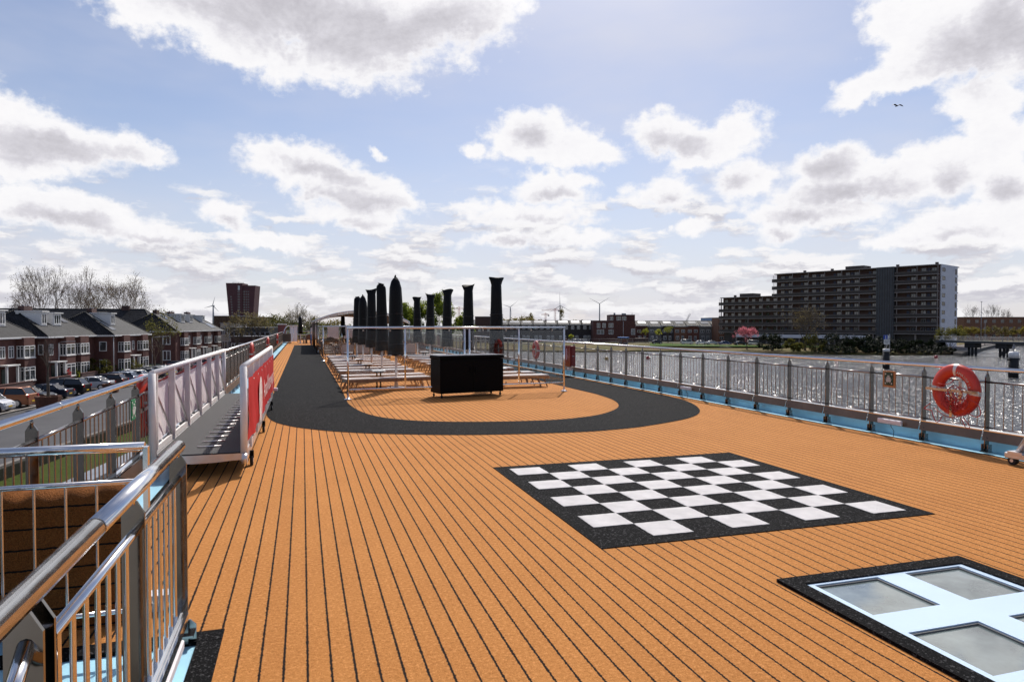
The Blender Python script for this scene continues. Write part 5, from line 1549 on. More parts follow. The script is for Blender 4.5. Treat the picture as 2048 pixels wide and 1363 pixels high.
# ================================================================== THE LEFT BANK
def cx(X, d): return (_cy * X + _sy * d, -_sy * X + _cy * d)
RZ = R(-8.2)
n3 = cx(-57.8, 98.6); n2 = cx(-58.1, 85.0); e1 = Vector(cx(-59.4, 84.8)); n1 = e1 - Vector((math.sin(R(8.2)), math.cos(R(8.2)))) * 20
HG = 'brick terraced houses along the street'
terrace_house('brick_house', 'brick house at the left edge with one wide white dormer', n1, RZ, 20.0, 9.0, 5.75, 9.05,
    [('bay', 17.2, 2.4, .9), ('bay', 9.6, 2.4, .9), ('win', 14.9, 4.1, 1.1, 1.4), ('win', 13.1, 4.1, 1.1, 1.4), ('win', 6.8, 4.1, 1.1, 1.4), ('door', 13.4), ('door', 5.6), ('dormer', 15.8, -1.5, 2.0, 1.8), ('dormer', 6.2, -1.5, 2.0, 1.7), ('pipe', .1, 19.6)], group=HG)
terrace_house('brick_house', 'brick house with two white dormers side by side', n2, RZ, 13.6, 9.6, 5.75, 9.2,
    [('bay', 4.5, 2.4, .9), ('bay', 8.5, 2.5, .9), ('win', 1.2, 4.15, 1.0, 1.4), ('win', 11.2, 4.15, 1.1, 1.4), ('door', 1.7), ('dormer', 3.0, -1.6, 1.5, 1.75), ('dormer', 6.4, -1.6, 2.1, 1.6), ('chimney', 4.7, -4.6, 2.0, 1.5), ('solar', 10.2, -2.2, 1.4, 1.2), ('side', -.55, 4.2, .6, 1.3)], group=HG)
terrace_house('brick_house', 'end brick house with one dormer, a roof window and a solar panel', n3, RZ, 13.4, 9.6, 5.75, 9.2,
    [('bay', 3.1, 2.3, .9), ('bay', 10.4, 2.3, .9), ('win', 6.0, 4.15, .8, 1.4), ('win', 7.6, 4.15, .8, 1.4), ('door', 6.6), ('dormer', 4.6, -1.7, 1.7, 1.7), ('chimney', 4.6, -4.6, 1.6, 1.5), ('skylight', 2.3, -2.5, .8, 1.2), ('solar', 2.2, -.5, 1.6, 2.2), ('side', -1.2, 4.2, 1.0, 1.4), ('side', -1.2, 1.5, 1.0, 1.6), ('pipe', .08, .3)], group=HG)
nB = cx(-64.1, 130.0)
terrace_house('brick_house', 'long brick corner house beyond the gap with three dormers and white windows', nB, RZ, 32.0, 10.0, 6.05, 9.6,
    [('bay', 4.0, 2.6, .8), ('bay', 12.0, 2.6, .8), ('bay', 20.0, 2.6, .8), ('bay', 28.0, 2.6, .8), ('win', 8.0, 4.3, 1.4, 1.6), ('win', 16.0, 4.3, 1.4, 1.6), ('win', 24.0, 4.3, 1.4, 1.6), ('door', 8.0), ('door', 16.0), ('door', 24.0), ('dormer', 11.0, -2.0, 2.6, 1.7), ('dormer', 16.5, -2.0, 2.2, 1.7), ('dormer', 25.5, -2.0, 1.8, 1.6), ('chimney', 4.6, -5, 1.4, 1.7), ('chimney', 13.0, -5, 2.6, 1.2), ('chimney', 24.0, -5, 2.2, 1.5), ('skylight', 5.0, -3.0, 1.1, 1.5), ('solar', 27.5, -.3, 3.6, 1.8), ('side', -1.6, 4.4, 1.4, 1.7), ('side', -1.6, 1.5, 1.4, 1.9)], group=HG)
yv = Vector((math.cos(R(8.2)), -math.sin(R(8.2))))
w0 = Vector(nB) - yv * 44 + Vector((math.sin(R(8.2)), math.cos(R(8.2)))) * .6
terrace_house('brick_house', 'dark roofed side wing behind the houses with a long level ridge', tuple(w0), R(-98.2), 40.0, 11.0, 6.0, 10.4,
    [('win', 6, 4.3, 1.4, 1.5), ('win', 14, 4.3, 1.4, 1.5), ('win', 22, 4.3, 1.4, 1.5), ('win', 30, 4.3, 1.4, 1.5), ('chimney', 33, -5.5, 1.4, 1.8)], hip=(0, 4), group=HG)

def block(name, label, px0, px1, d, ytop, cat='building', brick=BRICK_D, dep=10, rows_=2, cols=6, frame=TRIM, win=(1.2, 1.4), z0=1.0, pane=PANE, group=None, parapet=True, turn=0.0):
    """flat-roofed building facing the ship between two image columns"""
    a = Vector(cf(px0, d)); c = Vector(cf(px1, d)); W_ = (c - a).length; H_ = zat(ytop, d) - GROUND_Z
    ang = math.atan2((c - a).y, (c - a).x)
    root = empty(name, (a.x, a.y, GROUND_Z), ang + turn, label, cat, group)
    MB().box((W_ / 2, dep / 2, H_ / 2), (W_, dep, H_)).build('wall', brick, root)
    if parapet: MB().box((W_ / 2, dep / 2, H_ + .06), (W_ + .3, dep + .3, .14)).build('roof_edge', LEAD, root)
    if rows_:
        fl = (H_ - z0) / rows_
        for j in range(rows_):
            for i in range(cols):
                window(root, W_ * (i + .5) / cols, -.02, z0 + fl * (j + .45), win[0], win[1], -PI / 2, 2, frame, pane)
    return root
block('white_corner_building', 'pale stuccoed flat roofed building beside the brick houses', 441, 463, 168, 646, brick=STUCCO, rows_=2, cols=3, win=(.9, 1.9), z0=.8)
block('brown_roofed_hall', 'low brown roofed hall behind the pale corner building', 428, 472, 200, 632, brick=TILE_B, rows_=0)
block('dark_flat_building', 'long black flat roofed building behind the bare street trees', 462, 536, 155, 655, brick=pbr('black_cladding', (.02, .02, .022), .5, 0, .2, 1), rows_=1, cols=7, win=(2.2, 1.4), z0=3.6, pane=PANE_DARK, frame=LEAD)
block('low_brown_building', 'low brown brick building in front of the black one', 462, 545, 148, 673, brick=BRICK_D, rows_=1, cols=6, win=(1.5, 1.1), z0=1.2, pane=PANE_DARK)
block('brown_flats', 'brown flat roofed block below the tower', 495, 532, 320, 634, brick=BRICK, rows_=2, cols=4, pane=PANE_DARK)

# the dark red tower with flared sides
TOWERM = pbr('tower_brick', (.085, .028, .034), .7, 0, .12, .05)
d = 800; k = d / F_PX
p = cf(481.5, d); root = empty('tower_block', (p[0], p[1], GROUND_Z), -R(YAW) + R(5), 'tall dark red tower block with flaring sides on the horizon', 'tower block')
def tz(py): return zat(py, d) - GROUND_Z
def prism_xz(b, poly, y0, y1):
    n = len(poly); P = [(x, y0, z) for x, z in poly] + [(x, y1, z) for x, z in poly]
    b.add(P, [tuple(range(n)), tuple(reversed(range(n, 2 * n)))] + [(i, n + i, n + (i + 1) % n, (i + 1) % n) for i in range(n)])
b = MB(); prism_xz(b, [(-22 * k, 0), (-22 * k, tz(640)), (-28 * k, tz(566)), (4.2 * k, tz(566)), (4.2 * k, 0)], 0, 22); b.build('main_wall', TOWERM, root)
b = MB(); prism_xz(b, [(4.25 * k, 0), (4.25 * k, tz(570.5)), (28.5 * k, tz(570.5)), (23 * k, tz(640)), (22 * k, 0)], 1.2, 22); b.build('stepped_wall', TOWERM, root)
b = MB(); b.tube([(-19 * k, 8, tz(566) + 1.2), (2 * k, 8, tz(566) + 1.2)], .22, 5)
for q in (-19, -8, 2): b.tube([(q * k, 8, tz(566)), (q * k, 8, tz(566) + 1.2)], .18, 5)
b.build('roof_rail', LEAD, root)
for j in range(14):
    z = tz(583) - j * 3.05
    for (q, w_) in ((-19 + j * .35, 1.6), (-3.2, 2.6), (6.8, 2.0), (11.2, 1.2), (15.0, 1.2)):
        if q < -10 and j < 2: continue
        window(root, q * k, -.05 if q < 4 else 1.15, z, w_, 1.25, -PI / 2, 2, LEAD, PANE)
MB().box((-2.8 * k, -.1, tz(575.5)), (2.2, .2, 5.2)).build('stair_glazing', pbr('tower_glass', (.35, .40, .44), .15, 0, spec=.8), root)

# ---- parked cars
CG = 'cars parked along the street'
def cpos(t, s): return st(t, s)
CL = [
    (-3.6, 'hatch', 'dark_grey', (.03, .03, .034), 98, 'dark grey hatchback cut off by the left edge'), (.2, 'hatch', 'white', (.62, .62, .64), 98, 'small white hatchback facing the road, nearest whole car'),
    (3.7, 'suv', 'copper', (.28, .10, .04), -82, 'copper brown car with lit looking red tail lights'), (7.0, 'saloon', 'black', (.012, .012, .014), 98, 'black car facing the road next to the copper brown one'),
    (10.4, 'saloon', 'navy', (.012, .015, .035), -82, 'dark navy car half hidden by the rusty planter'), (14.0, 'suv', 'jet', (.008, .008, .010), -82, 'big black car with a boxy tail beyond the planter'),
    (20.0, 'saloon', 'silver', (.48, .49, .52), -82, 'silver saloon car with dark side windows, behind the black box car'), (23.6, 'estate', 'maroon', (.03, .012, .014), -82, 'black estate car with bright red tail lights'),
    (27.0, 'estate', 'steel', (.20, .24, .31), -82, 'steel blue estate car in the middle of the row'), (30.4, 'hatch', 'pearl', (.60, .60, .60), -82, 'white hatchback beyond the steel blue estate'),
    (33.8, 'hatch', 'soot', (.014, .014, .016), -82, 'black hatchback beyond the white one'), (37.4, 'estate', 'graphite', (.05, .052, .06), -82, 'graphite estate car with a shiny roof'),
    (41.0, 'saloon', 'ash', (.35, .36, .38), -82, 'light grey saloon far along the row'), (44.5, 'hatch', 'wine', (.10, .014, .016), -82, 'wine red hatchback near the end of the visible row'),
    (48.2, 'suv', 'night', (.010, .012, .018), -82, 'dark blue black car behind the gangway fence'), (55.0, 'saloon', 'fog', (.45, .46, .48), -82, 'pale silver car seen between the gangway uprights'),
    (59.0, 'hatch', 'cherry', (.25, .02, .02), -82, 'bright red hatchback seen over the tarpaulin'), (66, 'estate', 'coal', (.02, .02, .02), -82, 'black estate car far away above the gangway rail'),
    (73, 'hatch', 'chalk', (.6, .6, .6), -82, 'small far white car near the pale corner building'), (80, 'saloon', 'rust', (.18, .03, .02), -82, 'far dark red car at the end of the street'),
]
for t, kd, cn, col, hd, lab in CL:
    Lc = {'hatch': 3.9, 'saloon': 4.6, 'estate': 4.6, 'suv': 4.6, 'van': 4.6}[kd]
    car(kd, cn, col, cpos(t, -.35 - Lc / 2), hd, lab, CG)

# ---- planter with a bare young tree, lamps, bins, garden walls, hedges
RUST = pbr('rusty_steel', (.13, .05, .028), .8, .2, .35, 3)
p = onz(97, 818, GROUND_Z)
def planter(x, y, w, h, lab):
    root = empty('planter', (x, y, GROUND_Z), .3, lab, 'planter')
    b = MB(); n = 8; P = []
    for (r_, z) in ((w * .42, 0), (w * .5, h), (w * .44, h), (w * .42, h - .12)):
        for q in range(n): P.append((r_ * math.cos(2 * PI * q / n), r_ * math.sin(2 * PI * q / n), z))
    b.add(P, [(i * n + q, i * n + (q + 1) % n, (i + 1) * n + (q + 1) % n, (i + 1) * n + q) for i in range(3) for q in range(n)]); b.build('tub', RUST, root)
    b = MB(); b.add([(w * .42 * math.cos(2 * PI * q / n), w * .42 * math.sin(2 * PI * q / n), h - .12) for q in range(n)], [tuple(range(n))]); b.build('soil', EARTH, root)
planter(p.x, p.y, 2.0, 1.15, 'rusty steel planter with a bare young tree at the roadside')
p2 = Vector(st(17.2, .6)); planter(p2.x, p2.y, 1.7, .95, 'second rusty planter with a pale rim beside the silver car')
tree('young_tree', 'leafless young tree growing out of the rusty planter', (p.x, p.y), 5.4, 1.9, (BARK, None, 0, 0, 3, .42, .45), 5, z=GROUND_Z + 1.0)
def lamp(px, d, h, lab, side=1):
    q = cf(px, d); root = empty('street_lamp', (q[0], q[1], GROUND_Z), 0, lab, 'street lamp', 'street lamps on the left bank')
    MB().tube([(0, 0, 0), (0, 0, h)], [.08, .05], 8).build('post', LEAD, root)
    MB().tube([(0, 0, h), (side * .5, 0, h + .12), (side * 1.3, 0, h + .18)], .04, 6).build('arm', LEAD, root)
    MB().box((side * 1.5, 0, h + .17), (.7, .2, .10), bev=.03).build('lamp_head', LEAD, root)
lamp(117, 87, 5.0, 'grey street lamp in front of the house with two dormers'); lamp(304, 112, 5.2, 'grey street lamp in front of the gap between the houses'); lamp(459, 150, 6.0, 'street lamp before the pale corner building')
BINM = pbr('green_bin', (.02, .16, .07), .5)
def bin_(px, d, m_, lab):
    q = cf(px, d); root = empty('wheelie_bin', (q[0], q[1], GROUND_Z), .4, lab, 'bin')
    b = MB(); b.add([(-.25, -.3, .08), (.25, -.3, .08), (.25, .3, .08), (-.25, .3, .08), (-.29, -.36, .95), (.29, -.36, .95), (.29, .36, .95), (-.29, .36, .95)], [(0, 3, 2, 1), (4, 5, 6, 7), (0, 1, 5, 4), (1, 2, 6, 5), (2, 3, 7, 6), (3, 0, 4, 7)]); b.build('bin_body', m_, root)
    MB().box((0, 0, .99), (.62, .78, .07), bev=.02).build('lid', m_, root)
    for s in (-1, 1): MB().tube([(s * .27, .3, .09), (s * .31, .3, .09)], .09, 10).build('wheel', RUBBER, root)
bin_(218, 99, BINM, 'bright green wheelie bin by the garden wall'); bin_(128, 88, RUBBER, 'dark wheelie bin under the red flowers')
GW = 'low brick garden walls before the houses'
for t0, t1, lab in ((-22, 24, 'low brick garden wall before the house at the left edge'), (27.5, 33, 'short low garden wall beside the hedge'), (36, 50.5, 'low brick garden wall before the end house')):
    p0, p1 = Vector(st(t0, -10.6)), Vector(st(t1, -10.6)); L_ = (p1 - p0).length
    root = empty('garden_wall', (p0.x, p0.y, GROUND_Z), math.atan2((p1 - p0).y, (p1 - p0).x), lab, 'garden wall', GW)
    MB().box((L_ / 2, 0, .42), (L_, .24, .84)).build('wall', BRICK_D, root); MB().box((L_ / 2, 0, .87), (L_ + .06, .32, .07)).build('coping', BRICK, root)
def atg(px, d): return cf(px, d)
bush('garden_hedge', 'square dark clipped hedge behind the garden wall', atg(64, 88), 3.4, 1.75, GREENL2, 1500, .22, 21, 'hedge')
bush('garden_shrub', 'low bright green shrub behind the left garden wall', atg(38, 84), 3.6, 1.3, SPRING, 900, .20, 22, 'shrub')
bush('garden_shrub', 'low green shrub at the very left edge behind the wall', atg(6, 82), 3.0, 1.2, GREENL2, 700, .20, 23, 'shrub')
bush('garden_shrub', 'large green shrub with yellow tops before the end house', atg(188, 96), 4.6, 2.6, OLIVE, 1700, .24, 24, 'shrub')
bush('garden_shrub', 'small yellow flowering shrub left of the large green one', atg(148, 92), 1.7, 1.5, YELL, 500, .17, 25, 'shrub')
bush('garden_shrub', 'dark green shrub right of the green bin', atg(228, 100), 2.4, 1.5, GREENL2, 700, .2, 26, 'shrub')
bush('garden_shrub', 'tall dark shrub between the bays of the end house', atg(262, 104), 2.8, 2.6, OLIVE, 800, .2, 27, 'shrub')
REDF = leafmat('red_flowers', (.30, .01, .012), (.62, .03, .04))
bush('flower_tub', 'round red flower tub standing on the pavement', atg(133, 88.5), 1.1, 1.9, REDF, 320, .14, 28, 'flowers')
# bicycle by the wall
def bicycle(px, d, lab):
    q = cf(px, d); root = empty('bicycle', (q[0], q[1], GROUND_Z), R(-82), lab, 'bicycle')
    for x in (-.52, .52):
        w = MB().tube([(x + .34 * math.cos(a), 0, .34 + .34 * math.sin(a)) for a in [2 * PI * i / 20 for i in range(20)]], .022, 5, close=True).build('wheel', RUBBER, root)
        MB().tube([(x - .03, 0, .34), (x + .03, 0, .34)], .03, 6).build('hub', ALU, w)
    b = MB()
    for a, c in (((-.52, .34), (-.15, .34)), ((-.15, .34), (-.28, .85)), ((-.28, .85), (-.52, .34)), ((-.15, .34), (.38, .80)), ((-.24, .72), (.36, .86)), ((.36, .98), (.52, .34))): b.tube([(a[0], 0, a[1]), (c[0], 0, c[1])], .02, 5)
    b.build('frame', BLACKM, root); MB().box((-.3, 0, .92), (.26, .14, .06), bev=.02).build('saddle', RUBBER, root); MB().tube([(.3, -.28, 1.02), (.36, 0, 1.0), (.3, .28, 1.02)], .016, 5).build('handlebar', RUBBER, root)
bicycle(112, 88, 'dark bicycle leaning in front of the low garden wall')

# ---- trees of the left bank
PG = 'tall bare plane trees behind the houses'
for px, d, top, w_, sd_, lab in ((84, 150, 527, 16.5, 3, 'tall bare plane tree, left of the three behind the roofs'), (162, 155, 530, 16.0, 14, 'tall bare plane tree, middle of the three behind the roofs'), (246, 152, 541, 17.5, 25, 'tall bare plane tree with wide low limbs, right of the three')):
    tree('plane_tree', lab, cf(px, d), zat(top, d) - GROUND_Z, w_, (BARK_L, BROWNL, 2600, .17, 5, .22, 1.15), sd_, group=PG, minr=.042, kids=(3, 3), up=.0)
tree('bare_tree', 'small bare tree between the roofs left of the planes', cf(40, 165), zat(598, 165) - GROUND_Z, 9, (BARK_L, None, 0, 0, 5, .3, .9), 31, minr=.03)
tree('bare_tree', 'top of a distant bare tree over the long brick house', cf(325, 210), zat(612, 210) - GROUND_Z, 8, (BARK_L, None, 0, 0, 5, .3, .9), 32, minr=.035)
tree('street_tree', 'young street tree with thin yellow green leaves in the house gap', cf(322, 118), 10.0, 8.5, (BARK, OLIVE, 900, .26, 4, .30, .8), 33)
tree('street_tree', 'thin pale bare street tree beside the gap lamp', cf(309, 110), 5.2, 3.2, (BARK_L, None, 0, 0, 3, .35, .7), 34)
tree('street_tree', 'brownish budding tree before the tower, left of two', cf(474, 142), zat(619, 142) - GROUND_Z, 8.5, (BARK, BROWNL, 900, .28, 5, .30, .9), 35)
tree('street_tree', 'brownish budding tree before the tower, right of two', cf(512, 146), zat(617, 146) - GROUND_Z, 8.5, (BARK, BROWNL, 800, .28, 5, .30, .9), 36)
tree('bank_tree', 'large bare crowned tree rising over the far end of the deck', cf(604, 190), zat(604, 190) - GROUND_Z, 11.5, (BARK, BROWNL, 900, .30, 5, .24, .95), 37, minr=.03, kids=(3, 3), up=.03)
for i, (px, d, top, w_, lf, lab) in enumerate(((548, 215, 628, 12, OLIVE, 'olive budding tree beyond the bow, leftmost of the far group'), (572, 205, 630, 11, OLIVE, 'olive budding tree behind the funnel housing'), (592, 230, 640, 14, SPRING, 'bright spring green tree low behind the slim parasol'), (630, 210, 634, 11, OLIVE, 'olive tree just left of the canopy columns'), (668, 230, 640, 13, GOLD, 'golden tree seen under the canopy'), (735, 260, 638, 15, SPRING, 'spring green tree seen under the right half of the canopy'), (530, 240, 634, 11, BROWNL, 'brown bare tree right of the tower'))):
    tree('bank_tree', lab, cf(px, d), zat(top, d) - GROUND_Z, w_, (BARK, lf, 1500, .42, 4, .2, .95), 50 + i)
for i, (px, d, w_) in enumerate(((555, 175, 9), (580, 180, 10), (616, 172, 9), (650, 195, 12), (700, 220, 14), (765, 235, 14))):
    bush('undergrowth_bush', f'dark green bush at the foot of the far trees, {ORD[i]} from the left', cf(px, d), w_, 4.2, OLIVE if i % 2 else GREENL2, 1100, .40, 80 + i, 'bush', 'bushes below the far trees')

# ================================================================== THE FAR BANK
for i, (px, d, top, w_, lf, lab) in enumerate(((806, 245, 606, 11, SPRING, 'spring green willow tree behind the tallest left parasol'), (846, 250, 602, 11.5, SPRING, 'spring green tree behind the first right hand parasols'), (878, 248, 583, 13.5, SPRING, 'tallest light green tree, rising behind the right row of parasols'), (926, 245, 626, 10, SPRING, 'rounded light green tree right of the tallest green one'), (822, 255, 624, 10, GREENL2, 'darker green tree low behind the spring green ones'))):
    tree('willow_tree', lab, cf(px, d), zat(top, d) - GROUND_Z, w_, (BARK, lf, 5200, .50, 4, .14, .9), 60 + i)
for i, (px, d, top, w_) in enumerate(((1042, 420, 634, 26), (1010, 420, 640, 20), (1076, 430, 640, 14), (1150, 440, 642, 16), (960, 430, 640, 18))):
    tree('far_tree', f'hazy olive tree behind the terrace roofs, {("left of centre", "leftmost but one", "right of centre", "rightmost", "leftmost")[i]}', cf(px, d), zat(top, d) - GROUND_Z, w_, (BARK, GOLD, 1300, .8, 3, .2, .9), 70 + i)
for i, (px, d, top) in enumerate(((1063, 500, 623), (1123, 500, 612))):
    tree('poplar_tree', ('slim dark poplar left of the wind turbines', 'tall slim poplar in front of the middle wind turbine')[i], cf(px, d), zat(top, d) - GROUND_Z, 5.5, (BARK, GOLD, 500, .5, 5, .12, .35), 76 + i, minr=.04)
for i, (px, d, top, w_) in enumerate(((1278, 430, 640, 12), (1300, 430, 642, 12), (1322, 440, 643, 10))):
    tree('far_tree', f'distant bare tree right of the brick house, {ORD[i]} from the left', cf(px, d), zat(top, d) - GROUND_Z, w_, (BARK_L, None, 0, 0, 5, .25, .9), 85 + i, minr=.05)

# terraces with solar roofs (front faces the river)
RT = R(-90 - YAW)
TGd = 'dark terraced houses with solar panels'
def row_house(px0, px1, d, eave, ridge, label, brick, spec, group, solar=True, name='terraced_house'):
    a = cf(px0, d); W_ = (px1 - px0) / F_PX * d
    sp = list(spec)
    return terrace_house(name, label, a, RT, W_, 9.0, eave, ridge, sp, 'house', group, brick, TILE, hip=(0, 0))
BRICK_K = pbr('charcoal_brick', (.045, .036, .036), .85, 0, .25, 1.0)
for i in range(10):
    px0 = 944 + i * 24.4; W_ = 24.4 / F_PX * 300
    sp = [('win', 1.3, 6.2, 1.3, 1.5), ('win', 3.9, 6.2, 1.3, 1.5), ('win', 1.4, 1.9, 1.2, 1.7), ('win', 3.2, 1.9, 1.2, 1.7)]
    sp.append(('solar', 2.6, -1.3, 3.6 + .5 * (i % 2), 2.6))
    if i % 3 == 0: sp.append(('chimney', .5, -4.5, .8, .6))
    row_house(px0, px0 + 24.4, 300, 7.5, 9.35, f'dark terraced house with a solar roof, {ORD[i]} from the left in its row', BRICK_K, sp, TGd)
root = block('brown_gabled_hall', 'dark brown curved gable hall behind the right parasols', 950, 1005, 285, 633, brick=BRICK_D, rows_=1, cols=3, pane=PANE_DARK)
# the brick house at the end of the terrace
d = 292; a = cf(1186.5, d); k = d / F_PX
root = empty('brick_town_house', (a[0], a[1], GROUND_Z), -R(YAW), 'red brown brick town house with a raised right half at the terrace end', 'house')
H1, H2 = zat(641, d) - GROUND_Z, zat(629.5, d) - GROUND_Z
b = MB(); b.box((42 * k, 5.5, H1 / 2), (84 * k, 11, H1)); b.box((59 * k, 5.8, (H1 + H2) / 2), (50 * k, 10, H2 - H1)); b.build('wall', BRICK, root)
b = MB(); b.box((59 * k, 5.8, H2 + .06), (50.6 * k, 10.2, .14)); b.box((16.8 * k, 5.5, H1 + .06), (34 * k, 11.2, .14)); b.build('roof_edge', LEAD, root)
for px, py, w_, h in ((1197, 650.5, 1.4, 2.0), (1208, 650.5, 1.4, 2.0), (1222, 650.5, 2.0, 1.9), (1201, 663.5, 3.0, 2.0), (1222, 663.5, 2.0, 2.0), (1224, 636.5, 1.2, 1.7), (1238, 636.5, 1.9, 1.7), (1249, 636.5, 1.7, 1.7), (1266, 663, 1.6, 2.6)):
    window(root, (px - 1186.5) * k, -.03 if py > 641 else .77, zat(py, d) - GROUND_Z, w_, h, -PI / 2, 2)
MB().box((97 * k, 2.5, (zat(676, d) - GROUND_Z) / 2), (26 * k, 7, zat(676, d) - GROUND_Z)).build('annex', BRICK_D, root)
b = MB(); b.box((45 * k, 4, H2 + .5), (.7, .7, .9)); b.box((64 * k, 4, H2 + .4), (1.8, 1, .7)); b.tube([(80 * k, 3, H2), (80 * k, 3, H2 + .9)], .08, 6); b.build('roof_vents', LEAD, root)
MB().tube([(60 * k, -.06, .2), (60 * k, -.06, H1 - .5)], .07, 6).build('downpipe', TRIM, root)
# terraces to the right of it, alternating red and grey fronts with a white fascia
GREYB = pbr('grey_brick_front', (.17, .16, .155), .85, 0, .2, 1)
REDB = pbr('red_brick_front', (.17, .065, .045), .85, 0, .2, 1)
for i in range(7):
    px0 = 1272 + i * 25.3
    kind_ = (BRICK, GREYB, BRICK_K, BRICK_O, REDB, GREYB, BRICK_K)[i]
    sp = [('win', 1.4, 4.6, 1.6, 1.3), ('win', 4.1, 4.6, 1.6, 1.3), ('win', 1.6, 1.6, 1.4, 1.8), ('win', 3.9, 1.5, 1.1, 2.0), ('solar', 3.0, -1.5, 3.4, 2.4)]
    if i == 6: sp += [('skylight', 1.0 + 1.5 * q, -.2, .7, 1.0) for q in range(3)]
    col_ = ('red brown', 'grey', 'charcoal', 'orange brown', 'bright red brown', 'second grey', 'last, black tiled')[i]
    row_house(px0, px0 + 25.3, 306, 7.0 - .3 * (i % 2), 9.2, f'{col_} fronted row house with a solar roof between brick house and flats', kind_, sp, 'row houses beside the block of flats')
block('orange_brick_end', 'orange brown brick end building tucked behind the block of flats', 1437, 1462, 296, 635, brick=BRICK_O, rows_=4, cols=2, win=(1.6, 1.4), z0=.6)
block('blue_shed', 'bright blue warehouse top on the horizon left of the flats', 1423, 1441, 520, 635, brick=pbr('blue_cladding', (.05, .16, .36), .5, 0, .1, .3), rows_=0, dep=30)

# ------------------------------------------------------------------ the block of flats
A = Vector(cx(139.4, 223)); Bq = Vector(cx(88.1, 285)); Lf = (Bq - A).length
ax = (Bq - A).normalized()
# local frame: x runs from the near white end to the far low end, +y is the dark gallery side facing the ship
ang = math.atan2(ax.y, ax.x)
root = empty('block_of_flats', (A.x, A.y, GROUND_Z), ang, 'long dark block of flats with open galleries and a white end wall', 'block of flats')
nfl, fh, g0 = 8, 2.80, 4.4
DEP = 16.0; tallx = Lf * .705; lowfl = 5
sgn = 1.0
CONCG = pbr('gallery_concrete', (.27, .235, .22), .8, 0, .15, .6); WHT = pbr('white_end_wall', (.66, .66, .70), .7, 0, .06, .4); FLATB = pbr('flats_brick', (.075, .038, .026), .85, 0, .2, .5)
DARKG = pbr('dark_parapet', (.045, .036, .032), .6)
test = Vector((0, 0)) + Vector((-ax.y, ax.x))
toward = -1.0 if test.dot(Vector((-A.x, -A.y))) < 0 else 1.0   # which side of the block looks at the ship
F_ = toward
def Y(v): return v * F_
Ht, Hl = g0 + nfl * fh, g0 + lowfl * fh
b = MB(); b.box((tallx / 2, Y(-DEP / 2), g0 / 2 + Ht / 2), (tallx, DEP, Ht - g0)); b.box((tallx + (Lf - tallx) / 2, Y(-DEP / 2), (g0 + Hl) / 2), (Lf - tallx - .05, DEP, Hl - g0)); b.build('wall', FLATB, root)
b = MB(); b.box((-.15, Y(-DEP / 2 - .2), Ht / 2 + .2), (.30, DEP - .9, Ht + .4)); ew = b.build('end_wall', WHT, root)
b = MB(); b.box((tallx / 2, Y(-DEP / 2), Ht + .18), (tallx + .5, DEP + 3.0, .30)); b.box((tallx + (Lf - tallx) / 2 + .3, Y(-DEP / 2), Hl + .18), (Lf - tallx + .4, DEP + 3.0, .30)); b.build('roof', CONCG, root)
GD = 1.5
lift0, lift1 = Lf * .165, Lf * .235
for j in range(nfl + 1):
    z = g0 + j * fh
    if j == nfl: continue
    x1 = Lf if j < lowfl else tallx
    sl = MB().box(((x1 + 0) / 2 + .6, Y(GD / 2), z - .09), (x1 + 1.2, GD, .24)).build('gallery', CONCG, root)
    b = MB(); b.box(((x1 + 0) / 2 + .6, Y(GD - .05), z + .52), (x1 + 1.1, .05, .95)); b.build('parapet', DARKG, sl)
    b = MB(); b.box(((x1 + 0) / 2 + .6, Y(GD - .02), z + 1.03), (x1 + 1.15, .09, .07)); b.build('handrail', CONCG, sl)
    # rear balconies peeping past both ends
    b = MB(); b.box((.45, Y(-DEP - .45), z - .09), (1.2, 1.0, .24)); b.build('balcony_edge', CONCG, sl)
npost = 13
for i in range(npost + 1):
    x = Lf * i / npost; h = Ht if x < tallx + .1 else Hl
    if lift0 - .5 < x < lift1 + .5: continue
    MB().box((x, Y(GD - .15), (g0 + h) / 2 - .1), (.16, .22, h - g0 + .2)).build('gallery_post', CONCG, root)
MB().box(((lift0 + lift1) / 2, Y(.9), Ht / 2 + .1), (lift1 - lift0, 1.9, Ht + .5)).build('lift_shaft', pbr('ribbed_concrete', (.085, .088, .095), .8, 0, .2, .5, .3, 6), root)
b = MB()
for q in range(7): b.box((lift0 + (lift1 - lift0) * (q + .5) / 7, Y(1.88), Ht / 2), (.14, .10, Ht)) 
b.build('shaft_ribs', DARKG, root)
sides = PI / 2 * F_
wfar = []
GREYPANE = window_glass('flats_window_glass', (.016, .019, .024)); FLATF = pbr('flats_window_frame', (.16, .165, .18), .5)
count = 0
bay = Lf / npost
wp = MB().box((0, 0, 0), (.08, 1.5, 1.35))
rngw = random.Random(2)
for j in range(nfl):
    for i in range(9):
        x = bay * (i + .5)
        if lift0 - 2 < x < lift1 + 2: continue
        for q in (-1.6, 1.5):
            if x + q > tallx - .5: continue
            if (i * 2 + (q > 0)) % 4 == 3: continue
            window(root, x + q, Y(.05), g0 + j * fh + 1.45, 1.5, 1.35, sides, 2, FLATF, GREYPANE); count += 1
b = MB()
for j in range(lowfl):
    for i in range(9, 13):
        for q in (-1.6, 1.5): b.box((bay * (i + .5) + q, Y(.03), g0 + j * fh + 1.45), (1.4, .08, 1.3))
    for i in range(9):
        b.box((bay * (i + .5), Y(.03), g0 + j * fh + 1.08), (.9, .07, 2.05), mi=1)
for j in range(lowfl, nfl):
    for i in range(9): b.box((bay * (i + .5), Y(.03), g0 + j * fh + 1.08), (.9, .07, 2.05), mi=1)
o = b.build('small_windows_and_doors', [GREYPANE, pbr('blue_door', (.02, .025, .05), .5)], root); o['kind'] = 'stuff'
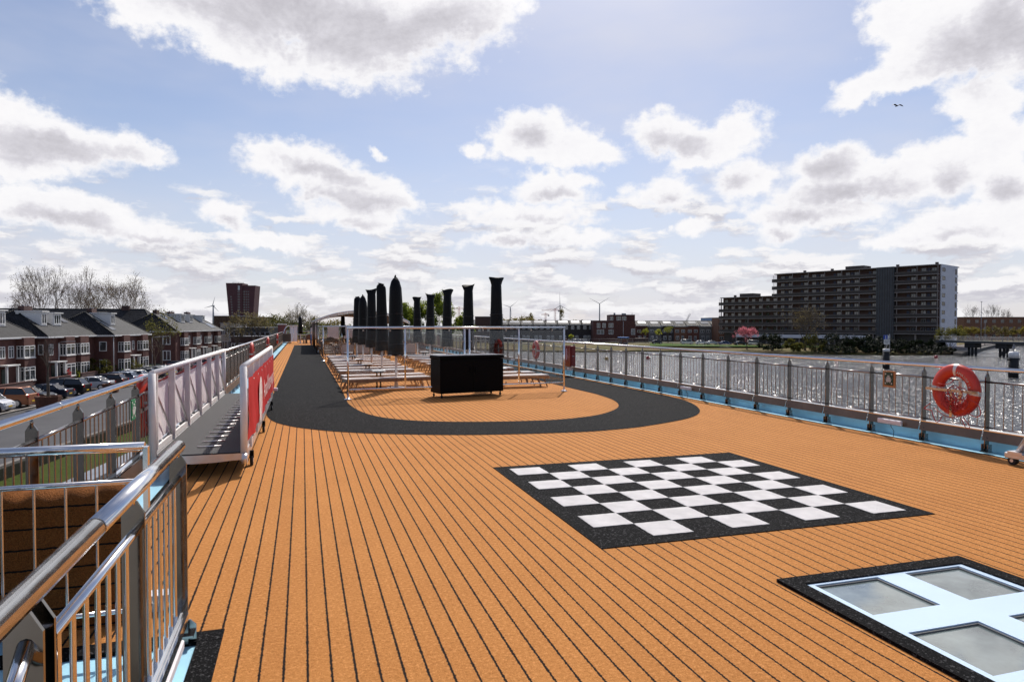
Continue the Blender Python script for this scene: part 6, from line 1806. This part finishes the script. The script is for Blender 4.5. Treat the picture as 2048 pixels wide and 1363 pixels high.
for j in range(nfl):
    window(ew, -.32, Y(-2.9), g0 + j * fh + 1.5, 2.6, 1.25, PI, 3, DARKG, PANE_DARK); window(ew, -.32, Y(-DEP + 1.9), g0 + j * fh + 1.25, 1.4, 1.8, PI, 2, DARKG, PANE_DARK)
# glazed draught screens at the far ends of the galleries
for x, j0, j1 in ((tallx + .6, lowfl, nfl), (Lf + .6, 0, lowfl)):
    for j in range(j0, j1):
        z = g0 + j * fh; sc = MB().box((x, Y(GD - .05), z + 1.3), (.10, .10, 2.6))
        sc.box((x, Y(.1), z + 1.3), (.10, .10, 2.6))
        for q in (.9, 1.5, 2.0): sc.box((x, Y(GD / 2), z + q), (.06, GD - .2, .06))
        sc.build('gallery_screen', CONCG, root)
# roof huts, chimneys
for x, w_, h0 in ((Lf * .36, 6.5, Ht), (Lf * .90, 6.0, Hl)): MB().box((x, Y(-DEP * .45), h0 + 1.0), (w_, 6, 1.8)).build('roof_hut', DARKG, root)
for x, h0 in ((1.6, Ht), (Lf * .17, Ht), (Lf * .29, Ht), (Lf * .45, Ht), (Lf * .58, Ht), (Lf * .82, Hl), (Lf * .95, Hl)): MB().box((x, Y(-2.5), h0 + .75), (.8, .8, 1.0)).build('chimney', DARKG, root)
# open ground floor: white beam on columns, dark recess
b = MB(); b.box((Lf * .60, Y(1.5), g0 - 1.35), (Lf * .62, .3, 1.25)); b.box((Lf * .285, Y(1.5), g0 / 2 - .35), (1.2, .32, g0 - .9)); b.box((Lf * .44, Y(1.48), g0 / 2 - .7), (.7, .3, g0 - 1.6)); b.build('ground_floor_beam', WHT, root)
b = MB(); b.box((Lf * .5, Y(-2.0), g0 / 2 - .05), (Lf - .6, 3, g0 - .1)); b.build('ground_floor_recess', DARKG, root)
for i in range(1, 12): MB().box((Lf * i / 12, Y(.6), g0 / 2), (.45, .45, g0)).build('column', CONCG, root)

# ------------------------------------------------------------------ right: bridge, brick building, hedge trees, piles
block('long_brick_building', 'long orange brick building behind the hedge trees at far right', 1928, 2200, 330, 634, brick=BRICK_O, rows_=3, cols=16, win=(1.6, 1.5), z0=.4, frame=LEAD, pane=PANE_DARK, dep=14)
HG2 = 'clipped olive trees in a row at far right'
for i in range(8):
    px = 1918 + i * 22
    tree('pollard_tree', f'bushy olive street tree at far right, {ORD[i]} from the willow', cf(px, 286), zat(651 + 2 * (i % 3), 286) - GROUND_Z, 6.4, (BARK, GOLD, 1300, .36, 3, .28, .9), 100 + i, group=HG2)
for i, (px, w_, top) in enumerate(((1945, 12, 606), (1985, 15, 606), (2013, 11, 615))):
    tree('bare_tree', f'bare winter tree above the long brick building, {ORD[i]} from the left', cf(px, 390), zat(top, 390) - GROUND_Z, w_ * .9, (BARK, None, 0, 0, 5, .3, .8), 120 + i, minr=.045)
tree('willow_tree', 'feathery pale green willow at the corner of the white end wall', cf(1899, 200), zat(654, 200) + 6.2, 10.0, (BARK, OLIVE, 5200, .26, 4, .12, .9), 130, z=-6.2)
tree('big_bare_tree', 'large bare brown tree in front of the block of flats', cf(1610, 211), zat(606, 211) + 6.0, 15.5, (BARK, BROWNL, 900, .25, 5, .2, .9), 131, z=-6.0, minr=.035, kids=(3, 3), up=.05)
tree('blossom_tree', 'pink blossoming cherry tree on the far lawn', cf(1494, 220), zat(652, 220) + 5.8, 8.6, (BARK, PINK, 3000, .22, 4, .22, 1.0), 132, z=-5.8)
for i, (px, d, w_, h, lf, lab) in enumerate(((1545, 212, 9.5, 5.6, DARKL, 'dense black green yew bush right of the pink tree'), (1588, 208, 6.5, 3.8, OLIVE, 'yellowish shrub left of the big bare tree'), (1630, 206, 9.5, 5.2, OLIVE, 'olive shrub under the big bare tree'), (1668, 205, 10, 5.6, DARKL, 'dark shrub right of the big bare tree'), (1706, 203, 10.5, 5.4, DARKL, 'dark green shrub in front of the white beam'), (1742, 201, 10, 4.8, DARKL, 'dark green shrub behind the numbered beacon'), (1778, 200, 10, 4.4, DARKL, 'dark green shrub right of the numbered beacon'), (1812, 199, 10, 4.2, DARKL, 'dark green shrub below the lift shaft'), (1846, 199, 10, 4.0, DARKL, 'dark green shrub below the open ground floor'), (1878, 201, 8, 3.8, DARKL, 'dark green shrub left of the feathery willow'))):
    bush('bank_shrub', lab, cf(px, d), w_, h, lf, 2600, .36, 140 + i, 'shrub', z=-6.3)
for i in range(9):
    px = 1655 + i * 29
    bush('low_shrub', f'low dark undergrowth clump at the water line below the flats, {ORD[i]} from the left', cf(px, 197.5 - 3 * (i > 3)), 7.5, 2.2, DARKL, 900, .34, 170 + i, 'shrub', 'undergrowth clumps at the water line', z=-6.45)
for i, (px, d, top, w_, lab) in enumerate(((1291, 285, 656, 4.5, 'light yellow green young tree, left of the small group'), (1317, 283, 658, 4.0, 'light yellow green young tree, middle of the small group'), (1336, 284, 650, 5.0, 'taller yellow green young tree, right of the small group'), (1142, 288, 668, 3.5, 'small yellow shrub tree before the terrace'))):
    tree('young_tree', lab, cf(px, d), zat(top, d) - GROUND_Z, w_, (BARK, YELL, 900, .26, 3, .25, .6), 160 + i)
CG2 = 'cars parked on the far bank'
FC = [(1133, 288, 'hatch', 'wine', (.10, .014, .016), 'dark red car at the left end of the far bank row'), (1142, 287, 'saloon', 'ash', (.35, .36, .38), 'light grey car near the left end of the far bank row'), (1152, 287, 'hatch', 'chalk', (.6, .6, .6), 'white hatchback in the middle of the far bank row'), (1162, 286, 'estate', 'fog', (.45, .46, .48), 'silver estate car right of the far white hatchback'), (1173, 286, 'hatch', 'pearl', (.60, .60, .60), 'white car at the right end of the far left row'),
      (1314, 262, 'hatch', 'soot', (.014, .014, .016), 'black car alone behind the kiosk fence'), (1374, 258, 'van', 'chalkvan', (.6, .6, .6), 'white van on the far lawn car park'), (1402, 256, 'hatch', 'milk', (.6, .6, .61), 'white hatchback right of the far white van'), (1424, 255, 'saloon', 'cloud', (.55, .55, .57), 'white saloon second right of the far van'), (1450, 250, 'saloon', 'cobalt', (.02, .05, .16), 'blue car at the corner of the block of flats'), (1481, 246, 'saloon', 'tar', (.012, .012, .014), 'black car under the pink blossom tree'), (1508, 246, 'van', 'creamvan', (.6, .58, .52), 'pale van parked behind the pink tree'), (1568, 240, 'hatch', 'smoke', (.2, .2, .21), 'grey car between the yew bush and the bare tree')]
for px, d, kd, cn, col, lab in FC:
    car(kd, cn, col, cf(px, d), 90 + YAW if px > 1300 else YAW + 30, lab, CG2, True, GROUND_Z + .06)
land('lawn', [cf(1300, 236), cf(1700, 221), cf(1700, 228), cf(1560, 236), cf(1440, 252), cf(1300, 275)], GROUND_Z + .12, 0, LAWN)
# kiosk with a painted front
q = cf(1239, 246); k = 246 / F_PX; root = empty('kiosk', (q[0], q[1], GROUND_Z), -R(YAW), 'small kiosk with a painted front and a bright blue roof edge', 'kiosk')
m, N, bs, out = start('kiosk_mural')
P = N.node('ShaderNodeTexCoord').outputs['Object']
N.put(bs.inputs['Base Color'], N.ramp(N.noise(P, 1.1, 2, .6), [(.32, (.03, .04, .05)), (.42, (.25, .07, .03)), (.5, (.06, .12, .13)), (.58, (.32, .27, .26)), (.68, (.2, .03, .03))])); bs.inputs['Roughness'].default_value = .7
MB().box((9 * k, 1.6, 1.35), (17 * k, 3, 2.7)).build('wall', MATS['kiosk_mural'], root); MB().box((9 * k, 1.5, 2.82), (20 * k, 3.8, .34), bev=.05).build('roof', pbr('blue_roof_edge', (.03, .18, .55), .4), root)
# fence along the meadow
def mesh_fence(pts, h, lab, z=GROUND_Z):
    root = empty('mesh_fence', (0, 0, z), 0, lab, 'fence')
    b = MB(); P = [Vector((*p, 0)) for p in pts]
    for q0, q1 in zip(P, P[1:]):
        for zz in (.1, h * .5, h): b.tube([q0 + Vector((0, 0, zz)), q1 + Vector((0, 0, zz))], .03, 4)
    b.build('rails', LEAD, root)
    for q0, q1 in zip(P, P[1:]):
        n = max(1, int((q1 - q0).length / 6))
        for i in range(n): MB().box(tuple(q0.lerp(q1, i / n) + Vector((0, 0, h / 2))), (.07, .07, h)).build('post', LEAD, root)
mesh_fence([cf(1165, 262), cf(1330, 268)], 2.0, 'grey wire fence in front of the brick town house')
mesh_fence([cf(1345, 246), cf(1440, 228), cf(1465, 222)], 1.1, 'low dark fence along the far lawn')
# landing stage, bridge
STONE = pbr('landing_stone', (.07, .065, .06), .85, 0, .3, .5)
land('landing_stage', [cf(1908, 190), cf(1925, 184), cf(1989, 258), cf(2080, 300), cf(2080, 310), cf(1985, 268), cf(1905, 205)], WATER_Z + 1.0, 1.6, STONE)
land('landing_path', [cf(1908, 200), cf(1985, 266), cf(2080, 306), cf(2080, 322), cf(1900, 250)], WATER_Z + 1.25, .3, PAVE)
d = 190; zb = zat(681, d); a0 = Vector(cf(1880, 200)); a1 = Vector(cf(2330, 150)); Lb_ = (a1 - a0).length
root = empty('foot_bridge', (a0.x, a0.y, 0), math.atan2((a1 - a0).y, (a1 - a0).x), 'dark low bridge with thin railings at far right', 'bridge')
MB().box((Lb_ / 2, 0, zb - .35), (Lb_, 3.4, .6)).build('deck_beam', pbr('dark_bridge_steel', (.045, .048, .052), .6), root)
b = MB()
for z in (.25, .55, .85, 1.15): b.tube([(0, -1.6, zb + z), (Lb_, -1.6, zb + z)], .035, 5)
for i in range(40): b.box((Lb_ * i / 39, -1.6, zb + .6), (.06, .06, 1.2))
b.build('railing', LEAD, root)
for px in (1966, 2060):
    t = (px - 1880) / 450 * Lb_ * .78 + 2
    pr = MB().box((t, 0, zb - 1.3), (3.0, 2.6, 1.3)).build('pier_head', RUBBER, root)
    for q in (-1.1, -.1, .9): MB().tube([(t + q, 0, WATER_Z - 1), (t + q, 0, zb - 1.9)], .30, 10).build('pile', RUBBER, pr)
LG = 'slim poles along the bridge'
for i, (px, d, top, lab) in enumerate(((1962, 205, 603, 'tall slim mast with a lamp at far right'), (1970, 240, 640, 'shorter lamp post right of the tall mast'))):
    q = cf(px, d); root = empty('mast', (q[0], q[1], GROUND_Z), 0, lab, 'mast', LG); h = zat(top, d) - GROUND_Z
    MB().tube([(0, 0, 0), (0, 0, h)], [.12, .06], 8).build('pole', LEAD, root); MB().box((0, 0, h), (.5, .3, .12)).build('lamp_head', LEAD, root)
q = cf(2028, 111); pile(q[0], q[1], zat(703, 111), .72, 'thick black mooring pile with white cap and side fenders', WHITE, 'mooring_pile', fenders=True, white=1.0)
o = MB(); o.lathe([(.10, 0), (.10, .5), (.22, .55), (.22, .75), (.1, .95), (.16, 1.0), (.0, 1.25)], (q[0], q[1], zat(703, 111)), 10); tag(o.build('navigation_lamp', LEAD), 'small grey navigation lamp on top of the thick mooring pile', 'lamp')
for i, (px, lab) in enumerate(((2005, 'thin black pile in the water, left of two near the bridge'), (2013, 'thin black pile in the water, right of two near the bridge'))):
    q = cf(px, 192 + 12 * i); pile(q[0], q[1], zat(702 - 2 * i, 192), .26, lab, white=0)
# beacon with the blue number sign
d = 133; k = d / F_PX; q = cf(1773, d)
pile(q[0], q[1], zat(697, d), .60, 'dark mooring pile with a white cap carrying the numbered sign', WHITE, white=.55)
root = empty('number_sign', (q[0], q[1], 0), -R(YAW), 'blue sign with a white figure 1 and white arrow above a notice plate', 'sign')
SB = pbr('sign_blue', (.01, .06, .38), .4)
MB().box((-.22, -.1, zat(674, d)), (.76, .05, .86)).build('blue_plate', SB, root)
MB().add([(.18, -.128, zat(674, d) - .42), (.30, -.128, zat(674, d) - .42), (.55, -.128, zat(674, d)), (.30, -.128, zat(674, d) + .42), (.18, -.128, zat(674, d) + .42)], [(0, 1, 2, 3, 4)]).build('arrow', SIGNW, root)
V, Fc = text_polys('1', .95); cxm = (min(p_[0] for p_ in V) + max(p_[0] for p_ in V)) / 2; cym = (min(p_[1] for p_ in V) + max(p_[1] for p_ in V)) / 2
b = MB(); b.add([(p_[0] - cxm - .22, -.132, p_[1] - cym + zat(674, d)) for p_ in V], Fc); b.box((-.22, -.131, zat(674, d) - .30), (.36, .004, .09)); b.build('figure', SIGNW, root)
MB().box((0, -.1, zat(683.5, d)), (1.12, .05, .92)).build('notice_plate', SIGNW, root)
b = MB()
for i, z in enumerate((.2, .0, -.2)): b.box((0, -.128, zat(683.5, d) + z), (.86 - .1 * i, .004, .06))
b.build('notice_lines', GREYT, root)
b = MB(); b.tube([(-.3, -.05, zat(697, d)), (-.3, -.05, zat(669, d))], .05, 6); b.tube([(.62, 0, zat(705, d)), (.62, 0, zat(668, d))], .10, 8); b.build('posts', LEAD, root)
MB().lathe([(.08, 0), (.08, .6), (.14, .65), (.14, .85), (.0, .95)], (.05, 0, zat(697, d)), 10).build('lantern', LEAD, root)
RB = pbr('buoy_red', (.30, .012, .02), .35)
for i, (px, d, lab) in enumerate(((1296, 172, 'small red buoy floating in the glitter below the far meadow'), (1873, 176, 'small red buoy floating before the dark bank at right'), (1213, 168, 'small yellow brown buoy left of the red one'), (1673, 162, 'tiny red buoy low behind the rail near the beacon'))):
    q = cf(px, d); root = empty('mooring_buoy', (q[0], q[1], WATER_Z), 0, lab, 'buoy', 'small mooring buoys on the river')
    MB().lathe([(.15, -.3), (.42, -.1), (.48, .2), (.42, .55), (.2, .72), (.0, .74)], n=14).build('float', RB if i != 2 else pbr('buoy_ochre', (.35, .22, .06), .4), root); MB().tube([(.12 * math.cos(a), 0, .82 + .12 * math.sin(a)) for a in [2 * PI * i_ / 10 for i_ in range(10)]], .03, 5, close=True).build('ring', LEAD, root)

# ------------------------------------------------------------------ horizon: wind turbines, cranes, gull
TURB = pbr('turbine_grey', (.30, .31, .34), .5)
TG = 'wind turbines on the horizon'
for px, hub, d, bl, a0, lab in ((1020.5, 614, 2500, 19, 40, 'wind turbine left of the cranes'), (1120, 611, 2400, 27, 92, 'wind turbine with one blade straight up behind the poplar'), (1199, 607, 2400, 24, 32, 'wind turbine standing clear over the brick town house'), (427, 611, 1600, 18, 75, 'single wind turbine left of the dark red tower')):
    q = cf(px, d); root = empty('wind_turbine', (q[0], q[1], GROUND_Z), -R(YAW), lab, 'wind turbine', TG); zh = zat(hub, d) - GROUND_Z; Lb2 = bl / F_PX * d
    MB().tube([(0, 0, 0), (0, 0, zh)], [2.6, 1.5], 10).build('mast', TURB, root)
    MB().box((0, 1.5, zh), (3.2, 7, 3.2), bev=.6).build('nacelle', TURB, root)
    MB().lathe([(1.5, -1), (1.6, 0), (.9, 1.4), (0, 1.8)], n=12, xf=lambda p_: (p_[0], -2.5 - p_[2], p_[1] + zh)).build('hub', TURB, root)
    for j in range(3):
        a = R(a0 + 120 * j); ca, sa = math.cos(a), math.sin(a); b = MB(); P = []
        prof = [(.0, 1.1), (.12, 1.9), (.3, 1.55), (.6, 1.0), (.85, .6), (1.0, .25)]
        for (t, w_) in prof:
            for (e, yy) in ((-w_ * .35, 0), (0, -.22 * w_), (w_ * .65, 0), (0, .22 * w_)): P.append((ca * t * Lb2 - sa * e, -3 + yy, zh + sa * t * Lb2 + ca * e))
        F4 = [(i * 4 + q_, i * 4 + (q_ + 1) % 4, (i + 1) * 4 + (q_ + 1) % 4, (i + 1) * 4 + q_) for i in range(5) for q_ in range(4)]
        b.add(P, F4); b.build('blade', TURB, root)
CRANE = pbr('crane_red', (.42, .14, .11), .6); CRANEG = pbr('crane_grey', (.33, .33, .35), .6)
KG = 'tower cranes on the horizon'
def lattice(b, p, q, w, n):
    p, q = Vector(p), Vector(q); u = (q - p).normalized(); s = u.orthogonal().normalized() * w; t = u.cross(s).normalized() * w
    for e in (s + t, s - t, -s - t, -s + t): b.tube([p + e, q + e], w * .16, 3)
    for i in range(n):
        a, c = p.lerp(q, i / n), p.lerp(q, (i + 1) / n)
        b.tube([a + s + t, c - s + t], w * .10, 3); b.tube([a + s - t, c - s - t], w * .10, 3); b.tube([a + s + t, c + s - t], w * .10, 3)
for px, jy, d, j0, j1, m_, lab in ((1110, 620, 1500, -27, 9, CRANE, 'red tower crane with a long level jib before the middle turbine'), (1091, 629, 1600, -9, 7, CRANE, 'smaller red tower crane left of the larger red one'), (918, 617, 1400, -13, 12, CRANE, 'pale red tower crane seen between the right parasols')):
    q = cf(px, d); k = d / F_PX; root = empty('tower_crane', (q[0], q[1], GROUND_Z), -R(YAW), lab, 'crane', KG); z = zat(jy, d) - GROUND_Z
    b = MB(); lattice(b, (0, 0, 0), (0, 0, z + 4), 1.5, 16); b.build('mast', m_, root)
    b = MB(); lattice(b, (j0 * k, 0, z), (j1 * k, 0, z), 1.0, 18); b.build('jib', m_, root)
    b = MB(); b.tube([(0, 0, z + 4), (j0 * k * .7, 0, z + 1)], .25, 4); b.tube([(0, 0, z + 4), (j1 * k * .8, 0, z + 1)], .25, 4); b.build('stays', m_, root)
    MB().box((j1 * k * .85, 0, z - 2), (4, 2.4, 3)).build('counterweight', CRANEG, root)
d = 1500; q = cf(1374, d); k = d / F_PX; root = empty('harbour_crane', (q[0], q[1], GROUND_Z), -R(YAW), 'grey lattice harbour crane leaning right on the horizon', 'crane', KG)
b = MB(); lattice(b, (0, 0, 0), (0, 0, zat(640, d) - GROUND_Z), 2.0, 8); b.build('tower', CRANEG, root)
b = MB(); lattice(b, (-1 * k, 0, zat(641, d) - GROUND_Z), (6 * k, 0, zat(627, d) - GROUND_Z), 1.3, 10); b.build('jib', CRANEG, root)
block('far_factory', 'long low grey roofline on the horizon behind the row houses', 1270, 1440, 700, 644, brick=pbr('far_grey', (.16, .16, .18), .8), rows_=0, dep=40)
# gull
d = 60; p = Vector((0, 0, CAM_H)) + ray(1794, 212) * d
root = empty('gull', tuple(p), -R(YAW) + .2, 'gull gliding with spread wings in the sky at right', 'bird')
b = MB(); n = 10; prof = [(-.24, .01), (-.18, .03), (-.08, .05), (.04, .045), (.12, .03), (.17, .03), (.21, .02), (.26, .006)]
P = []
for (y, r_) in prof:
    for i in range(n): P.append((r_ * math.cos(2 * PI * i / n), y, r_ * .9 * math.sin(2 * PI * i / n)))
b.add(P, [(i * n + q_, i * n + (q_ + 1) % n, (i + 1) * n + (q_ + 1) % n, (i + 1) * n + q_) for i in range(len(prof) - 1) for q_ in range(n)], 0, True)
for s in (-1, 1):
    W_ = [(0.03, .10, -.10, .02), (.22, .15, -.07, .13), (.36, .12, -.09, .11), (.48, .02, -.11, .03), (.56, -.06, -.10, -.03)]
    P = []
    for (x, y1, y0, z) in W_: P += [(s * x, y1, z), (s * x, y0, z + .005), (s * x, (y1 + y0) / 2, z + .02)]
    F_w = []
    for i in range(len(W_) - 1): F_w += [(3 * i, 3 * i + 3, 3 * i + 5, 3 * i + 2), (3 * i + 2, 3 * i + 5, 3 * i + 4, 3 * i + 1), (3 * i + 1, 3 * i + 4, 3 * i + 3, 3 * i)]
    b.add(P, F_w)
b.add([(-.03, -.22, 0), (.03, -.22, 0), (.07, -.34, 0), (-.07, -.34, 0)], [(0, 1, 2, 3)])
b.build('body', pbr('gull_grey', (.10, .10, .11), .7), root)

# ------------------------------------------------------------------ unseen cabin added behind the viewer to cut sky light and darken steel reflections
root = empty('added_cabin', (3.0, -4.6, 0), 0, 'added dark cabin behind the viewer, dimming the sky light', 'added_cabin')
MB().box((.6, -2, 1.7), (10.5, 4, 3.4), bev=.1).build('cabin', pbr('navy_cabin', (.03, .035, .045), .5, 0, .2, 1), root)
MB().box((.6, -2, 3.5), (11.2, 4.6, .2)).build('roof', WHITE, root)
for i in range(6): window(root, -2.9 + 1.4 * i, .03, 2.2, 1.3, 1.0, PI / 2, 1, TRIM, PANE_DARK)
